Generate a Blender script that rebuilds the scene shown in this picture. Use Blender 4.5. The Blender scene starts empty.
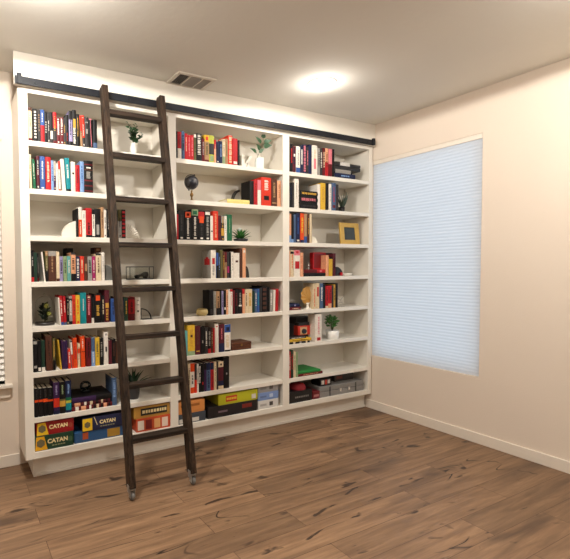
import bpy, bmesh, math, random
from mathutils import Vector, Matrix
random.seed(7)
SC = bpy.context.scene
COL = SC.collection
PI = math.pi

# ------------------------------------------------------------------ camera (solved from the bookcase's own lines)
FPX = 453.881
YAW, PIT, ROL = 0.492201, -0.038627, -0.007466
CAM = Vector((-0.38298, -3.07214, 1.382906))
PCX, PCY = 197.0, 286.0
Fw = Vector((math.sin(YAW) * math.cos(PIT), math.cos(YAW) * math.cos(PIT), math.sin(PIT)))
R0 = Vector((math.cos(YAW), -math.sin(YAW), 0))
U0 = R0.cross(Fw)
Rt = R0 * math.cos(ROL) + U0 * math.sin(ROL)
Up = -R0 * math.sin(ROL) + U0 * math.cos(ROL)

def on_y(px, py, y):
    """world point where the sight line of a photo pixel meets the upright plane at depth y"""
    d = Fw + Rt * ((px - PCX) / FPX) - Up * ((py - PCY) / FPX)
    return CAM + d * ((y - CAM.y) / d.y)

# ------------------------------------------------------------------ materials
def lin(c):
    def f(v):
        v /= 255.0
        return v / 12.92 if v <= .04045 else ((v + .055) / 1.055) ** 2.4
    return (f(c[0]), f(c[1]), f(c[2]), 1.0)

_M = {}
def new_mat(name):
    m = bpy.data.materials.new(name)
    m.use_nodes = True
    nt = m.node_tree
    return m, nt, nt.nodes['Principled BSDF']

def paint(name, rgb, rough=.5, var=.06, scale=30.0, bump=0.0, metal=0.0, bscale=None, spec=None):
    if name in _M: return _M[name]
    m, nt, b = new_mat(name)
    L = nt.links
    tc = nt.nodes.new('ShaderNodeTexCoord')
    nz = nt.nodes.new('ShaderNodeTexNoise'); nz.inputs['Scale'].default_value = scale; nz.inputs['Detail'].default_value = 3
    L.new(tc.outputs['Object'], nz.inputs['Vector'])
    mx = nt.nodes.new('ShaderNodeMix'); mx.data_type = 'RGBA'
    c = lin(rgb)
    mx.inputs['A'].default_value = tuple(max(0, v * (1 - var)) for v in c[:3]) + (1,)
    mx.inputs['B'].default_value = tuple(min(1, v * (1 + var)) for v in c[:3]) + (1,)
    L.new(nz.outputs['Fac'], mx.inputs['Factor'])
    L.new(mx.outputs['Result'], b.inputs['Base Color'])
    b.inputs['Roughness'].default_value = rough
    b.inputs['Metallic'].default_value = metal
    if spec is not None: b.inputs['Specular IOR Level'].default_value = spec
    if bump:
        n2 = nt.nodes.new('ShaderNodeTexNoise'); n2.inputs['Scale'].default_value = bscale or scale; n2.inputs['Detail'].default_value = 4
        L.new(tc.outputs['Object'], n2.inputs['Vector'])
        bp = nt.nodes.new('ShaderNodeBump'); bp.inputs['Strength'].default_value = bump; bp.inputs['Distance'].default_value = .004
        L.new(n2.outputs['Fac'], bp.inputs['Height']); L.new(bp.outputs['Normal'], b.inputs['Normal'])
    _M[name] = m
    return m

def glass(name, rgb=(245, 248, 246), rough=.02, ior=1.45):
    if name in _M: return _M[name]
    m, nt, b = new_mat(name)
    b.inputs['Base Color'].default_value = lin(rgb)
    b.inputs['Roughness'].default_value = rough
    b.inputs['Transmission Weight'].default_value = 1.0
    b.inputs['IOR'].default_value = ior
    _M[name] = m
    return m

def emit(name, rgb, s):
    if name in _M: return _M[name]
    m = bpy.data.materials.new(name); m.use_nodes = True
    nt = m.node_tree; nt.nodes.clear()
    e = nt.nodes.new('ShaderNodeEmission'); o = nt.nodes.new('ShaderNodeOutputMaterial')
    e.inputs['Color'].default_value = lin(rgb); e.inputs['Strength'].default_value = s
    nt.links.new(e.outputs[0], o.inputs[0])
    _M[name] = m
    return m

def wood(name, dark, light, axis='Z', rough=.45, stretch=14.0, scale=6.0):
    """stained timber with grain running along one axis"""
    if name in _M: return _M[name]
    m, nt, b = new_mat(name); L = nt.links
    tc = nt.nodes.new('ShaderNodeTexCoord'); mp = nt.nodes.new('ShaderNodeMapping')
    s = [scale * stretch] * 3; s['XYZ'.index(axis)] = scale * .5
    mp.inputs['Scale'].default_value = s
    L.new(tc.outputs['Object'], mp.inputs['Vector'])
    nz = nt.nodes.new('ShaderNodeTexNoise'); nz.inputs['Scale'].default_value = 1.0; nz.inputs['Detail'].default_value = 5; nz.inputs['Roughness'].default_value = .65
    L.new(mp.outputs['Vector'], nz.inputs['Vector'])
    cr = nt.nodes.new('ShaderNodeValToRGB')
    cr.color_ramp.elements[0].position = .36; cr.color_ramp.elements[0].color = lin(dark)
    cr.color_ramp.elements[1].position = .74; cr.color_ramp.elements[1].color = lin(light)
    L.new(nz.outputs['Fac'], cr.inputs['Fac']); L.new(cr.outputs['Color'], b.inputs['Base Color'])
    b.inputs['Roughness'].default_value = rough; b.inputs['Specular IOR Level'].default_value = .25
    bp = nt.nodes.new('ShaderNodeBump'); bp.inputs['Strength'].default_value = .25; bp.inputs['Distance'].default_value = .002
    L.new(nz.outputs['Fac'], bp.inputs['Height']); L.new(bp.outputs['Normal'], b.inputs['Normal'])
    _M[name] = m
    return m

def floor_material():
    m, nt, b = new_mat('floor_planks'); L = nt.links
    N = nt.nodes.new
    tc = N('ShaderNodeTexCoord')
    br = N('ShaderNodeTexBrick')
    br.offset = .37; br.offset_frequency = 2; br.squash = 1.0
    br.inputs['Scale'].default_value = 1.0
    br.inputs['Brick Width'].default_value = 1.25
    br.inputs['Row Height'].default_value = .178
    br.inputs['Mortar Size'].default_value = .0016
    br.inputs['Mortar Smooth'].default_value = .3
    br.inputs['Bias'].default_value = 0
    br.inputs['Color1'].default_value = (0, 0, 0, 1); br.inputs['Color2'].default_value = (1, 1, 1, 1)
    br.inputs['Mortar'].default_value = (.5, .5, .5, 1)
    L.new(tc.outputs['Object'], br.inputs['Vector'])
    # shift the grain from plank to plank
    sh = N('ShaderNodeVectorMath'); sh.operation = 'MULTIPLY_ADD'
    L.new(br.outputs['Color'], sh.inputs[0]); sh.inputs[1].default_value = (7.3, 3.1, 5.0)
    L.new(tc.outputs['Object'], sh.inputs[2])
    def stretched(sx, sy, detail, rough=.6, dist=0.0):
        mp = N('ShaderNodeMapping'); mp.inputs['Scale'].default_value = (sx, sy, 1)
        L.new(sh.outputs['Vector'], mp.inputs['Vector'])
        n = N('ShaderNodeTexNoise'); n.inputs['Scale'].default_value = 1; n.inputs['Detail'].default_value = detail
        n.inputs['Roughness'].default_value = rough; n.inputs['Distortion'].default_value = dist
        L.new(mp.outputs['Vector'], n.inputs['Vector'])
        return n
    g1 = stretched(2.2, 26, 6, .62, .4)
    cr = N('ShaderNodeValToRGB'); e = cr.color_ramp.elements
    e[0].position = .28; e[0].color = lin((106, 80, 59))
    e[1].position = .75; e[1].color = lin((158, 125, 94))
    k = e.new(.5); k.color = lin((133, 103, 76))
    L.new(g1.outputs['Fac'], cr.inputs['Fac'])
    # plank tone
    hs = N('ShaderNodeHueSaturation')
    mr = N('ShaderNodeMapRange'); mr.inputs['To Min'].default_value = .8; mr.inputs['To Max'].default_value = 1.12
    L.new(br.outputs['Color'], mr.inputs['Value']); L.new(mr.outputs['Result'], hs.inputs['Value'])
    L.new(cr.outputs['Color'], hs.inputs['Color'])
    def darken(src, node, p0, p1, colour, amt):
        r = N('ShaderNodeMapRange'); r.inputs['From Min'].default_value = p0; r.inputs['From Max'].default_value = p1
        r.inputs['To Min'].default_value = 0; r.inputs['To Max'].default_value = amt
        L.new(node.outputs['Fac'], r.inputs['Value'])
        x = N('ShaderNodeMix'); x.data_type = 'RGBA'; x.inputs['B'].default_value = lin(colour)
        L.new(r.outputs['Result'], x.inputs['Factor']); L.new(src, x.inputs['A'])
        return x.outputs['Result']
    c = darken(hs.outputs['Color'], stretched(1.1, 5.5, 3, .5, .6), .56, .72, (74, 55, 42), .75)      # broad smoky streaks
    c = darken(c, stretched(3.2, 9.0, 3, .5, 1.2), .635, .70, (45, 30, 22), .9)                       # knots
    # long hairline cracks: where a stretched noise crosses one value
    cn = stretched(.9, 4.2, 2, .4, .5)
    ab = N('ShaderNodeMath'); ab.operation = 'SUBTRACT'; ab.inputs[1].default_value = .5
    L.new(cn.outputs['Fac'], ab.inputs[0])
    a2 = N('ShaderNodeMath'); a2.operation = 'ABSOLUTE'; L.new(ab.outputs[0], a2.inputs[0])
    r = N('ShaderNodeMapRange'); r.inputs['From Min'].default_value = .002; r.inputs['From Max'].default_value = .007
    r.inputs['To Min'].default_value = 1; r.inputs['To Max'].default_value = 0
    L.new(a2.outputs[0], r.inputs['Value'])
    gate = stretched(1.6, 3.0, 1)
    gr = N('ShaderNodeMapRange'); gr.inputs['From Min'].default_value = .56; gr.inputs['From Max'].default_value = .62
    L.new(gate.outputs['Fac'], gr.inputs['Value'])
    ml = N('ShaderNodeMath'); ml.operation = 'MULTIPLY'
    L.new(r.outputs['Result'], ml.inputs[0]); L.new(gr.outputs['Result'], ml.inputs[1])
    x = N('ShaderNodeMix'); x.data_type = 'RGBA'; x.inputs['B'].default_value = lin((40, 26, 18))
    L.new(ml.outputs[0], x.inputs['Factor']); L.new(c, x.inputs['A'])
    y = N('ShaderNodeMix'); y.data_type = 'RGBA'; y.inputs['B'].default_value = lin((80, 54, 38))
    L.new(br.outputs['Fac'], y.inputs['Factor']); L.new(x.outputs['Result'], y.inputs['A'])
    L.new(y.outputs['Result'], b.inputs['Base Color'])
    b.inputs['Roughness'].default_value = .5
    bp = N('ShaderNodeBump'); bp.inputs['Strength'].default_value = .2; bp.inputs['Distance'].default_value = .002
    L.new(g1.outputs['Fac'], bp.inputs['Height']); L.new(bp.outputs['Normal'], b.inputs['Normal'])
    return m

# ------------------------------------------------------------------ mesh helpers
def bx(bm, x0, x1, y0, y1, z0, z1, mi=0, M=None, bev=0.0):
    vs = [bm.verts.new(p) for p in ((x0, y0, z0), (x1, y0, z0), (x1, y1, z0), (x0, y1, z0),
                                    (x0, y0, z1), (x1, y0, z1), (x1, y1, z1), (x0, y1, z1))]
    fs = [bm.faces.new([vs[i] for i in q]) for q in ((3, 2, 1, 0), (4, 5, 6, 7), (0, 1, 5, 4), (1, 2, 6, 5), (2, 3, 7, 6), (3, 0, 4, 7))]
    for f in fs: f.material_index = mi
    if bev:
        ed = list({e for f in fs for e in f.edges})
        r = bmesh.ops.bevel(bm, geom=ed, offset=bev, segments=2, affect='EDGES', profile=.5)
        for f in r['faces']: f.material_index = mi
        vs = list({v for f in r['faces'] for v in f.verts} | {v for v in vs if v.is_valid})
    if M is not None:
        bmesh.ops.transform(bm, matrix=M, verts=vs)
    return vs

def lathe(bm, prof, seg=24, mi=0, c=(0, 0, 0), a0=0.0, a1=2 * PI):
    full = abs(a1 - a0 - 2 * PI) < 1e-6
    n = seg if full else seg + 1
    rings = []
    for r, z in prof:
        if r < 1e-6:
            rings.append([bm.verts.new((c[0], c[1], c[2] + z))])
        else:
            rings.append([bm.verts.new((c[0] + r * math.cos(a0 + (a1 - a0) * i / seg), c[1] + r * math.sin(a0 + (a1 - a0) * i / seg), c[2] + z)) for i in range(n)])
    for A, B in zip(rings, rings[1:]):
        for i in range(seg):
            j = (i + 1) % n
            q = [A[i % len(A)], A[j % len(A)], B[j % len(B)], B[i % len(B)]]
            u = []
            for v in q:
                if v not in u: u.append(v)
            if len(u) >= 3:
                f = bm.faces.new(u); f.material_index = mi; f.smooth = True

def tube(bm, pts, r, seg=8, mi=0, r1=None):
    pts = [Vector(p) for p in pts]
    rings = []
    n = len(pts)
    prev = None
    for k, p in enumerate(pts):
        t = (pts[min(k + 1, n - 1)] - pts[max(k - 1, 0)]).normalized()
        a = prev if prev is not None else (Vector((0, 0, 1)) if abs(t.z) < .9 else Vector((1, 0, 0)))
        s = (a - t * a.dot(t))
        if s.length < 1e-5: s = t.orthogonal()
        s.normalize(); w = t.cross(s); prev = s
        rr = r if r1 is None else r + (r1 - r) * k / (n - 1)
        rings.append([bm.verts.new(p + (s * math.cos(2 * PI * i / seg) + w * math.sin(2 * PI * i / seg)) * rr) for i in range(seg)])
    for A, B in zip(rings, rings[1:]):
        for i in range(seg):
            f = bm.faces.new((A[i], A[(i + 1) % seg], B[(i + 1) % seg], B[i])); f.smooth = True; f.material_index = mi
    f = bm.faces.new(rings[0][::-1]); f.material_index = mi
    f = bm.faces.new(rings[-1]); f.material_index = mi

def sphere(bm, c, r, mi=0, seg=20, sc=(1, 1, 1)):
    res = bmesh.ops.create_uvsphere(bm, u_segments=seg, v_segments=max(8, seg // 2), radius=r)
    for v in res['verts']:
        v.co = Vector((v.co.x * sc[0] + c[0], v.co.y * sc[1] + c[1], v.co.z * sc[2] + c[2]))
    for f in {f for v in res['verts'] for f in v.link_faces}:
        f.smooth = True; f.material_index = mi

def prism(bm, poly, y0, y1, mi=0, smooth=False):
    """extrude an x-z outline from y0 to y1"""
    a = [bm.verts.new((x, y0, z)) for x, z in poly]
    b = [bm.verts.new((x, y1, z)) for x, z in poly]
    f = bm.faces.new(a); f.material_index = mi
    f = bm.faces.new(b[::-1]); f.material_index = mi
    n = len(poly)
    for i in range(n):
        f = bm.faces.new((a[i], b[i], b[(i + 1) % n], a[(i + 1) % n])); f.material_index = mi; f.smooth = smooth

def leaf(bm, base, tip, width, normal=(0, -1, 0), mi=0, n=6, fold=.25, droop=0.0, shape=.55):
    """a pointed leaf blade folded along its midrib"""
    base, tip = Vector(base), Vector(tip)
    d = tip - base; L = d.length
    nn = Vector(normal); nn = (nn - d * (nn.dot(d) / d.length_squared))
    if nn.length < 1e-4: nn = d.orthogonal()
    nn.normalize(); s = d.normalized().cross(nn)
    mid, lf, rg = [], [], []
    for i in range(n + 1):
        t = i / n
        w = width * .5 * (math.sin(PI * t ** shape) if 0 < t < 1 else .04)
        p = base + d * t - Vector((0, 0, droop * L * t * t)) + nn * (math.sin(PI * t) * .06 * L)
        mid.append(bm.verts.new(p)); lf.append(bm.verts.new(p + s * w + nn * w * fold)); rg.append(bm.verts.new(p - s * w + nn * w * fold))
    for i in range(n):
        for a, b in ((lf, mid), (mid, rg)):
            f = bm.faces.new((a[i], b[i], b[i + 1], a[i + 1])); f.material_index = mi; f.smooth = True

def recalc(bm):
    bmesh.ops.recalc_face_normals(bm, faces=bm.faces[:])

def link(name, bm, mats, parent=None, loc=(0, 0, 0), rot=None, rc=True):
    if rc: recalc(bm)
    me = bpy.data.meshes.new(name)
    bm.to_mesh(me); bm.free()
    for m in (mats if isinstance(mats, (list, tuple)) else [mats]): me.materials.append(m)
    o = bpy.data.objects.new(name, me); COL.objects.link(o)
    o.location = loc
    if rot: o.rotation_euler = rot
    if parent is not None: o.parent = parent
    return o

def tag(o, label, cat, group=None):
    o['label'] = label; o['category'] = cat
    if group: o['group'] = group
    return o

def thing(name, label, cat, loc, group=None, rz=0.0):
    o = bpy.data.objects.new(name, None); COL.objects.link(o)
    o.empty_display_size = .05
    o.location = loc; o.rotation_euler = (0, 0, rz)
    return tag(o, label, cat, group)

def struct(o):
    o['kind'] = 'structure'
    return o

def B(): return bmesh.new()

# ------------------------------------------------------------------ palette
PAL = {'K': ('black', (16, 14, 15)), 'D': ('charcoal', (50, 47, 47)), 'W': ('white', (226, 218, 206)), 'C': ('cream', (214, 194, 160)),
       'R': ('red', (176, 28, 34)), 'DR': ('dark red', (96, 20, 26)), 'O': ('orange', (214, 72, 24)), 'Y': ('yellow', (214, 172, 52)),
       'G': ('green', (28, 96, 62)), 'T': ('teal', (18, 128, 136)), 'B': ('blue', (52, 84, 146)), 'N': ('navy', (28, 34, 64)),
       'L': ('light blue', (126, 158, 204)), 'P': ('purple', (56, 33, 72)), 'M': ('maroon', (80, 24, 34)), 'BR': ('brown', (78, 46, 33)),
       'TA': ('tan', (168, 130, 94)), 'GR': ('grey', (150, 145, 138)), 'PK': ('pink', (216, 120, 130)), 'OL': ('olive', (96, 90, 52)),
       'MG': ('magenta', (156, 34, 92)), 'PG': ('pale green', (140, 160, 120)), 'PT': ('pale teal', (96, 158, 152)), 'RO': ('red-orange', (204, 52, 32)),
       'GD': ('gold', (196, 150, 60)), 'DG': ('dark green', (28, 52, 40)), 'LV': ('lavender', (150, 140, 178)), 'PE': ('peach', (222, 160, 122)),
       'DB': ('dark blue', (26, 34, 66)), 'LM': ('lime green', (176, 180, 70)), 'SL': ('slate blue', (70, 92, 124))}
def bmat(k):
    n, c = PAL[k]
    return paint('book_cloth_' + n.replace(' ', '_').replace('-', '_'), c, rough=.55, var=.25, scale=70, spec=.25)
PAGES = paint('book_pages', (226, 214, 190), rough=.8, var=.08, scale=220)
WHITE = paint('white_lacquer', (232, 226, 214), rough=.38, var=.015, scale=8)

# ------------------------------------------------------------------ bookcase measures
X = dict(x0=0.0, x1=.057, x2=1.033, x3=1.097, x4=2.098, x5=2.168, x6=3.139, x7=3.185)
SZ = [2.206, 1.902, 1.601, 1.304, 1.012, .714, .417, .190]      # shelf tops, first to bottom
TH = .034
BAYS = {'L': (X['x1'], X['x2']), 'M': (X['x3'], X['x4']), 'R': (X['x5'], X['x6'])}
CEIL = 2.74
YB = .312          # back panel face

def build_room():
    wallp = paint('wall_paint', (232, 218, 202), rough=.85, var=.02, scale=3, bump=.25, bscale=90)
    ceilp = paint('ceiling_paint', (232, 229, 220), rough=.9, var=.03, scale=2, bump=.3, bscale=26)
    trim = paint('trim_paint', (236, 226, 212), rough=.45, var=.01)
    bm = B(); bx(bm, -3.1, 3.4, -5.2, .5, -.1, 0); struct(link('floor', bm, floor_material()))
    bm = B(); bx(bm, -3.1, 3.4, -5.2, .5, CEIL, CEIL + .1); struct(link('ceiling', bm, ceilp))
    # back wall with an opening for the window beside the bookcase
    wx0, wx1, wz0, wz1 = -1.05, -.083, .587, 2.335
    bm = B(); y0, y1 = .335, .48
    bx(bm, -3.0, wx0, y0, y1, 0, CEIL); bx(bm, wx1, 3.2, y0, y1, 0, CEIL)
    bx(bm, wx0, wx1, y0, y1, 0, wz0); bx(bm, wx0, wx1, y0, y1, wz1, CEIL)
    struct(link('wall_back', bm, wallp))
    ry0, ry1, rz0, rz1 = -1.02, .015, .52, 2.402
    bm = B(); xa, xb = 3.2, 3.34
    bx(bm, xa, xb, -5.0, ry0, 0, CEIL); bx(bm, xa, xb, ry1, y0, 0, CEIL)
    bx(bm, xa, xb, ry0, ry1, 0, rz0); bx(bm, xa, xb, ry0, ry1, rz1, CEIL)
    struct(link('wall_right', bm, wallp))
    bm = B(); bx(bm, -3.1, -3.0, -5.0, .48, 0, CEIL); farp = paint('far_wall_low_bounce', (168, 154, 140), rough=.85, var=.02, scale=3); struct(link('wall_left', bm, farp))  # far walls toned darker to cut bounced light in the room
    bm = B(); bx(bm, -3.0, 3.34, -5.1, -5.0, 0, CEIL); struct(link('wall_front', bm, farp))
    # baseboards
    def board(name, pts):
        bm = B()
        for (a0, a1, b0, b1) in pts:
            bx(bm, a0, a1, b0, b1, 0, .082, bev=.003)
        return struct(link(name, bm, trim))
    board('baseboard_back', [(-3.0, -.002, .321, .335)])
    board('baseboard_right', [(3.187, 3.2, -5.0, .07)])
    # window on the back wall: frame, pane, blinds, sill
    w = thing('window_1', 'window with white slat blinds beside the bookcase', 'window', (wx0, y0, wz0)); struct(w)
    W, H = wx1 - wx0, wz1 - wz0
    bm = B()
    for (a, b, c, d) in ((0, .045, 0, H), (W - .045, W, 0, H), (.045, W - .045, 0, .045), (.045, W - .045, H - .045, H), (.045, W - .045, H / 2 - .02, H / 2 + .02)):
        bx(bm, a, b, .09, .13, c, d)
    link('window_frame', bm, trim, w)
    bm = B(); bx(bm, .04, W - .04, .105, .111, .04, H - .04); link('pane', bm, glass('window_glass', (250, 252, 252), 0.0, 1.1), w)
    slat = paint('blind_slat', (240, 236, 228), rough=.5, var=.01)
    bm = B()
    bl = thing('blinds', '', '', (0, 0, 0)); del bl['label']; del bl['category']; bl.parent = w
    n = int((H - .07) / .0425)
    for i in range(n):
        z = .03 + i * .0425
        bx(bm, .004, W - .001, -.027, .027, -.0013, .0013, M=Matrix.Translation((0, .034, z + .012)) @ Matrix.Rotation(math.radians(57), 4, 'X'))
    link('slat', bm, slat, bl)
    bm = B(); bx(bm, .002, W + .012, -.03, .06, H - .062, H, bev=.004); link('valance', bm, slat, bl)
    bm = B(); bx(bm, -.06, W + .045, -.055, .1, -.022, 0, bev=.004); link('window_sill', bm, trim, w)
    bm = B(); bx(bm, -.045, W + .03, -.018, 0, -.095, -.022, bev=.003); link('apron', bm, trim, w)
    # tall window on the side wall, daylight behind it
    w = thing('window_2', 'tall bright window on the side wall next to the bookcase', 'window', (xa, ry0, rz0)); struct(w)
    W, H = ry1 - ry0, rz1 - rz0
    bm = B()
    for (a, b, c, d) in ((0, .03, 0, H), (W - .03, W, 0, H), (.03, W - .03, 0, .03), (.03, W - .03, H - .03, H)):
        bx(bm, .075, .115, a, b, c, d)
    link('window_frame', bm, trim, w)
    bm = B(); bx(bm, .092, .098, .025, W - .025, .025, H - .025); link('pane', bm, glass('window_glass'), w)
    # cellular shade, drawn right down: white cloth with fine horizontal pleats
    shade, nt, pb = new_mat('shade_cloth')
    pb.inputs['Base Color'].default_value = lin((242, 244, 248)); pb.inputs['Roughness'].default_value = .8
    tr = nt.nodes.new('ShaderNodeBsdfTranslucent'); tr.inputs['Color'].default_value = lin((240, 244, 250))
    ms = nt.nodes.new('ShaderNodeMixShader'); ms.inputs[0].default_value = .7
    nt.links.new(pb.outputs[0], ms.inputs[1]); nt.links.new(tr.outputs[0], ms.inputs[2])
    nt.links.new(ms.outputs[0], nt.nodes['Material Output'].inputs['Surface'])
    bm = B()
    n = 70
    A = []; Bv = []
    for i in range(n * 2 + 1):
        z = .004 + (H - .03) * i / (n * 2)
        x = .010 + (.003 if i % 2 else 0)
        A.append(bm.verts.new((x, .003, z))); Bv.append(bm.verts.new((x, W - .003, z)))
    for i in range(n * 2):
        bm.faces.new((A[i], Bv[i], Bv[i + 1], A[i + 1]))
    link('pleated_shade', bm, shade, w)
    bm = B(); bx(bm, .002, .05, .002, W - .002, H - .04, H - .001, bev=.003); link('head_rail', bm, trim, w)

def build_bookcase():
    g = thing('bookcase', 'white built-in bookcase with three bays of shelves along the wall', 'bookcase', (0, 0, 0))
    xs = X
    def part(name, *boxes, bev=.0015):
        bm = B()
        for b in boxes: bx(bm, *b, bev=bev)
        return link(name, bm, WHITE, g)
    zb, zt = .147, 2.533
    part('side_panel', (xs['x0'], xs['x1'], .02, .334, zb, zt))
    part('side_panel', (xs['x6'], xs['x7'], .02, .334, zb, zt))
    part('divider', (xs['x2'], xs['x3'], .02, YB, zb + .03, zt - .02))
    part('divider', (xs['x4'], xs['x5'], .02, YB, zb + .03, zt - .02))
    part('back_panel', (xs['x0'] + .05, xs['x7'] - .04, YB, .334, zb, zt))
    part('top_panel', (xs['x0'] + .05, xs['x7'] - .04, .02, YB, 2.503, zt))
    part('stile', (xs['x0'], xs['x1'], 0, .02, zb, zt)); part('stile', (xs['x2'], xs['x3'], 0, .02, SZ[7], 2.502))
    part('stile', (xs['x4'], xs['x5'], 0, .02, SZ[7], 2.502)); part('stile', (xs['x6'], xs['x7'], 0, .02, zb, zt))
    part('top_rail', (xs['x1'], xs['x6'], 0, .02, 2.502, zt))
    part('bottom_rail', (xs['x1'], xs['x6'], 0, .02, zb, SZ[7]))
    for i, z in enumerate(SZ):
        for k, (a, b) in BAYS.items():
            if i == 7: part('shelf', (a - .002, b + .002, .02, YB, z - TH, z - .0005))
            else: part('shelf', (a, b, .002, YB, z - TH, z - .0005), bev=.002)
    part('toe_kick', (.055, 3.185, .078, .098, 0, zb), (.055, .075, .098, .33, 0, zb))
    part('base_mould', (.054, 3.185, .068, .078, 0, .022), bev=.003)
    part('fascia_board', (-.024, 3.198, -.02, 0, 2.535, CEIL - .001))
    return g

def build_rail():
    blk = paint('black_steel', (27, 29, 35), rough=.5, var=.08, scale=40, spec=.3)
    g = thing('sliding_rail', 'long black steel ladder rail fixed along the top of the bookcase', 'rail', (0, -.05, 2.53))
    bm = B(); bx(bm, -.022, 3.15, 0, .008, .002, .05, bev=.0015); link('rail_bar', bm, blk, g)
    for x in (.004, 3.136):
        bm = B(); bx(bm, x - .014, x + .014, -.012, .010, .0, .064, bev=.003); link('end_stop', bm, blk, g)
    for x in (.1, .72, 1.35, 1.98, 2.6, 3.06):
        bm = B()
        res = bmesh.ops.create_cone(bm, cap_ends=True, segments=14, radius1=.011, radius2=.011, depth=.022, matrix=Matrix.Translation((x, .0185, .026)) @ Matrix.Rotation(PI / 2, 4, 'X'))
        res = bmesh.ops.create_cone(bm, cap_ends=True, segments=6, radius1=.010, radius2=.009, depth=.006, matrix=Matrix.Translation((x, -.002, .026)) @ Matrix.Rotation(PI / 2, 4, 'X'))
        link('standoff_bolt', bm, blk, g)

def build_ladder():
    wd = wood('dark_stained_wood', (22, 16, 12), (80, 61, 46), 'Z', rough=.6)
    wr = wood('dark_stained_rung_wood', (20, 15, 12), (66, 50, 38), 'X', rough=.6)
    blk = paint('black_steel', (38, 40, 48))
    zinc = paint('zinc_plate', (180, 178, 174), rough=.35, metal=.6, var=.05)
    rub = paint('grey_rubber', (120, 118, 114), rough=.5)
    g = thing('library_ladder', 'dark brown wooden ladder leaning on the rail in front of the bookcase', 'ladder', (.73, -.55, 0))
    dv = Vector((0, .45, 2.6)).normalized(); nv = Vector((0, -2.6, .45)).normalized()     # along the rail, out of its front face
    foot = Vector((0, -.57, 0)) - Vector((0, -.55, 0))
    slope = .45 / 2.6
    D, Wd = .068, .041
    for xc in (.526, .936):
        x = xc - .73
        M = Matrix(((1, 0, 0, x), (0, -nv.y, dv.y, foot.y), (0, -nv.z, dv.z, 0), (0, 0, 0, 1)))
        bm = B(); bx(bm, -Wd / 2, Wd / 2, 0, D, .078, 2.635, M=M, bev=.004)
        link('side_rail', bm, wd, g)
    for k in range(8):
        zt = (2.432, 2.143, 1.852, 1.554, 1.266, .970, .676, .357)[k]
        yf = foot.y + slope * zt
        bm = B(); bx(bm, .526 - .73 + Wd / 2 - .002, .936 - .73 - Wd / 2 + .002, yf - .001, yf + .068, zt - .03, zt, bev=.003)
        link('rung', bm, wr, g)
    for xc in (.526, .936):
        x = xc - .73; y = foot.y + .037
        c = bpy.data.objects.new('caster', None); COL.objects.link(c); c.parent = g; c.location = (x, y, 0)
        bm = B()
        bmesh.ops.create_cone(bm, cap_ends=True, segments=22, radius1=.026, radius2=.026, depth=.02, matrix=Matrix.Translation((0, 0, .026)) @ Matrix.Rotation(PI / 2, 4, 'Y'))
        bmesh.ops.bevel(bm, geom=[e for e in bm.edges if len(e.link_faces) == 2 and e.calc_face_angle(0) > 1], offset=.004, segments=2, affect='EDGES')
        link('wheel', bm, rub, c)
        bm = B()
        for s in (-1, 1):
            bx(bm, s * .0145 - .0015, s * .0145 + .0015, -.016, .016, .018, .070, bev=.001)
        bx(bm, -.016, .016, -.02, .02, .067, .072)
        bmesh.ops.create_cone(bm, cap_ends=True, segments=10, radius1=.006, radius2=.006, depth=.036, matrix=Matrix.Translation((0, 0, .026)) @ Matrix.Rotation(PI / 2, 4, 'Y'))
        bx(bm, -.0235, -.019, -.012, .02, .05, .094, bev=.001); bx(bm, -.018, .016, -.012, .02, .066, .074)
        link('fork', bm, zinc, c)
    for xc in (.526, .936):
        x = xc - .73
        bm = B()
        bx(bm, x - .011, x + .011, .494, .499, 2.54, 2.60, bev=.001)
        bmesh.ops.create_cone(bm, cap_ends=True, segments=20, radius1=.012, radius2=.012, depth=.014, matrix=Matrix.Translation((x, .506, 2.594)) @ Matrix.Rotation(PI / 2, 4, 'Y'))
        link('roller_hook', bm, blk, g)

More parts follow.
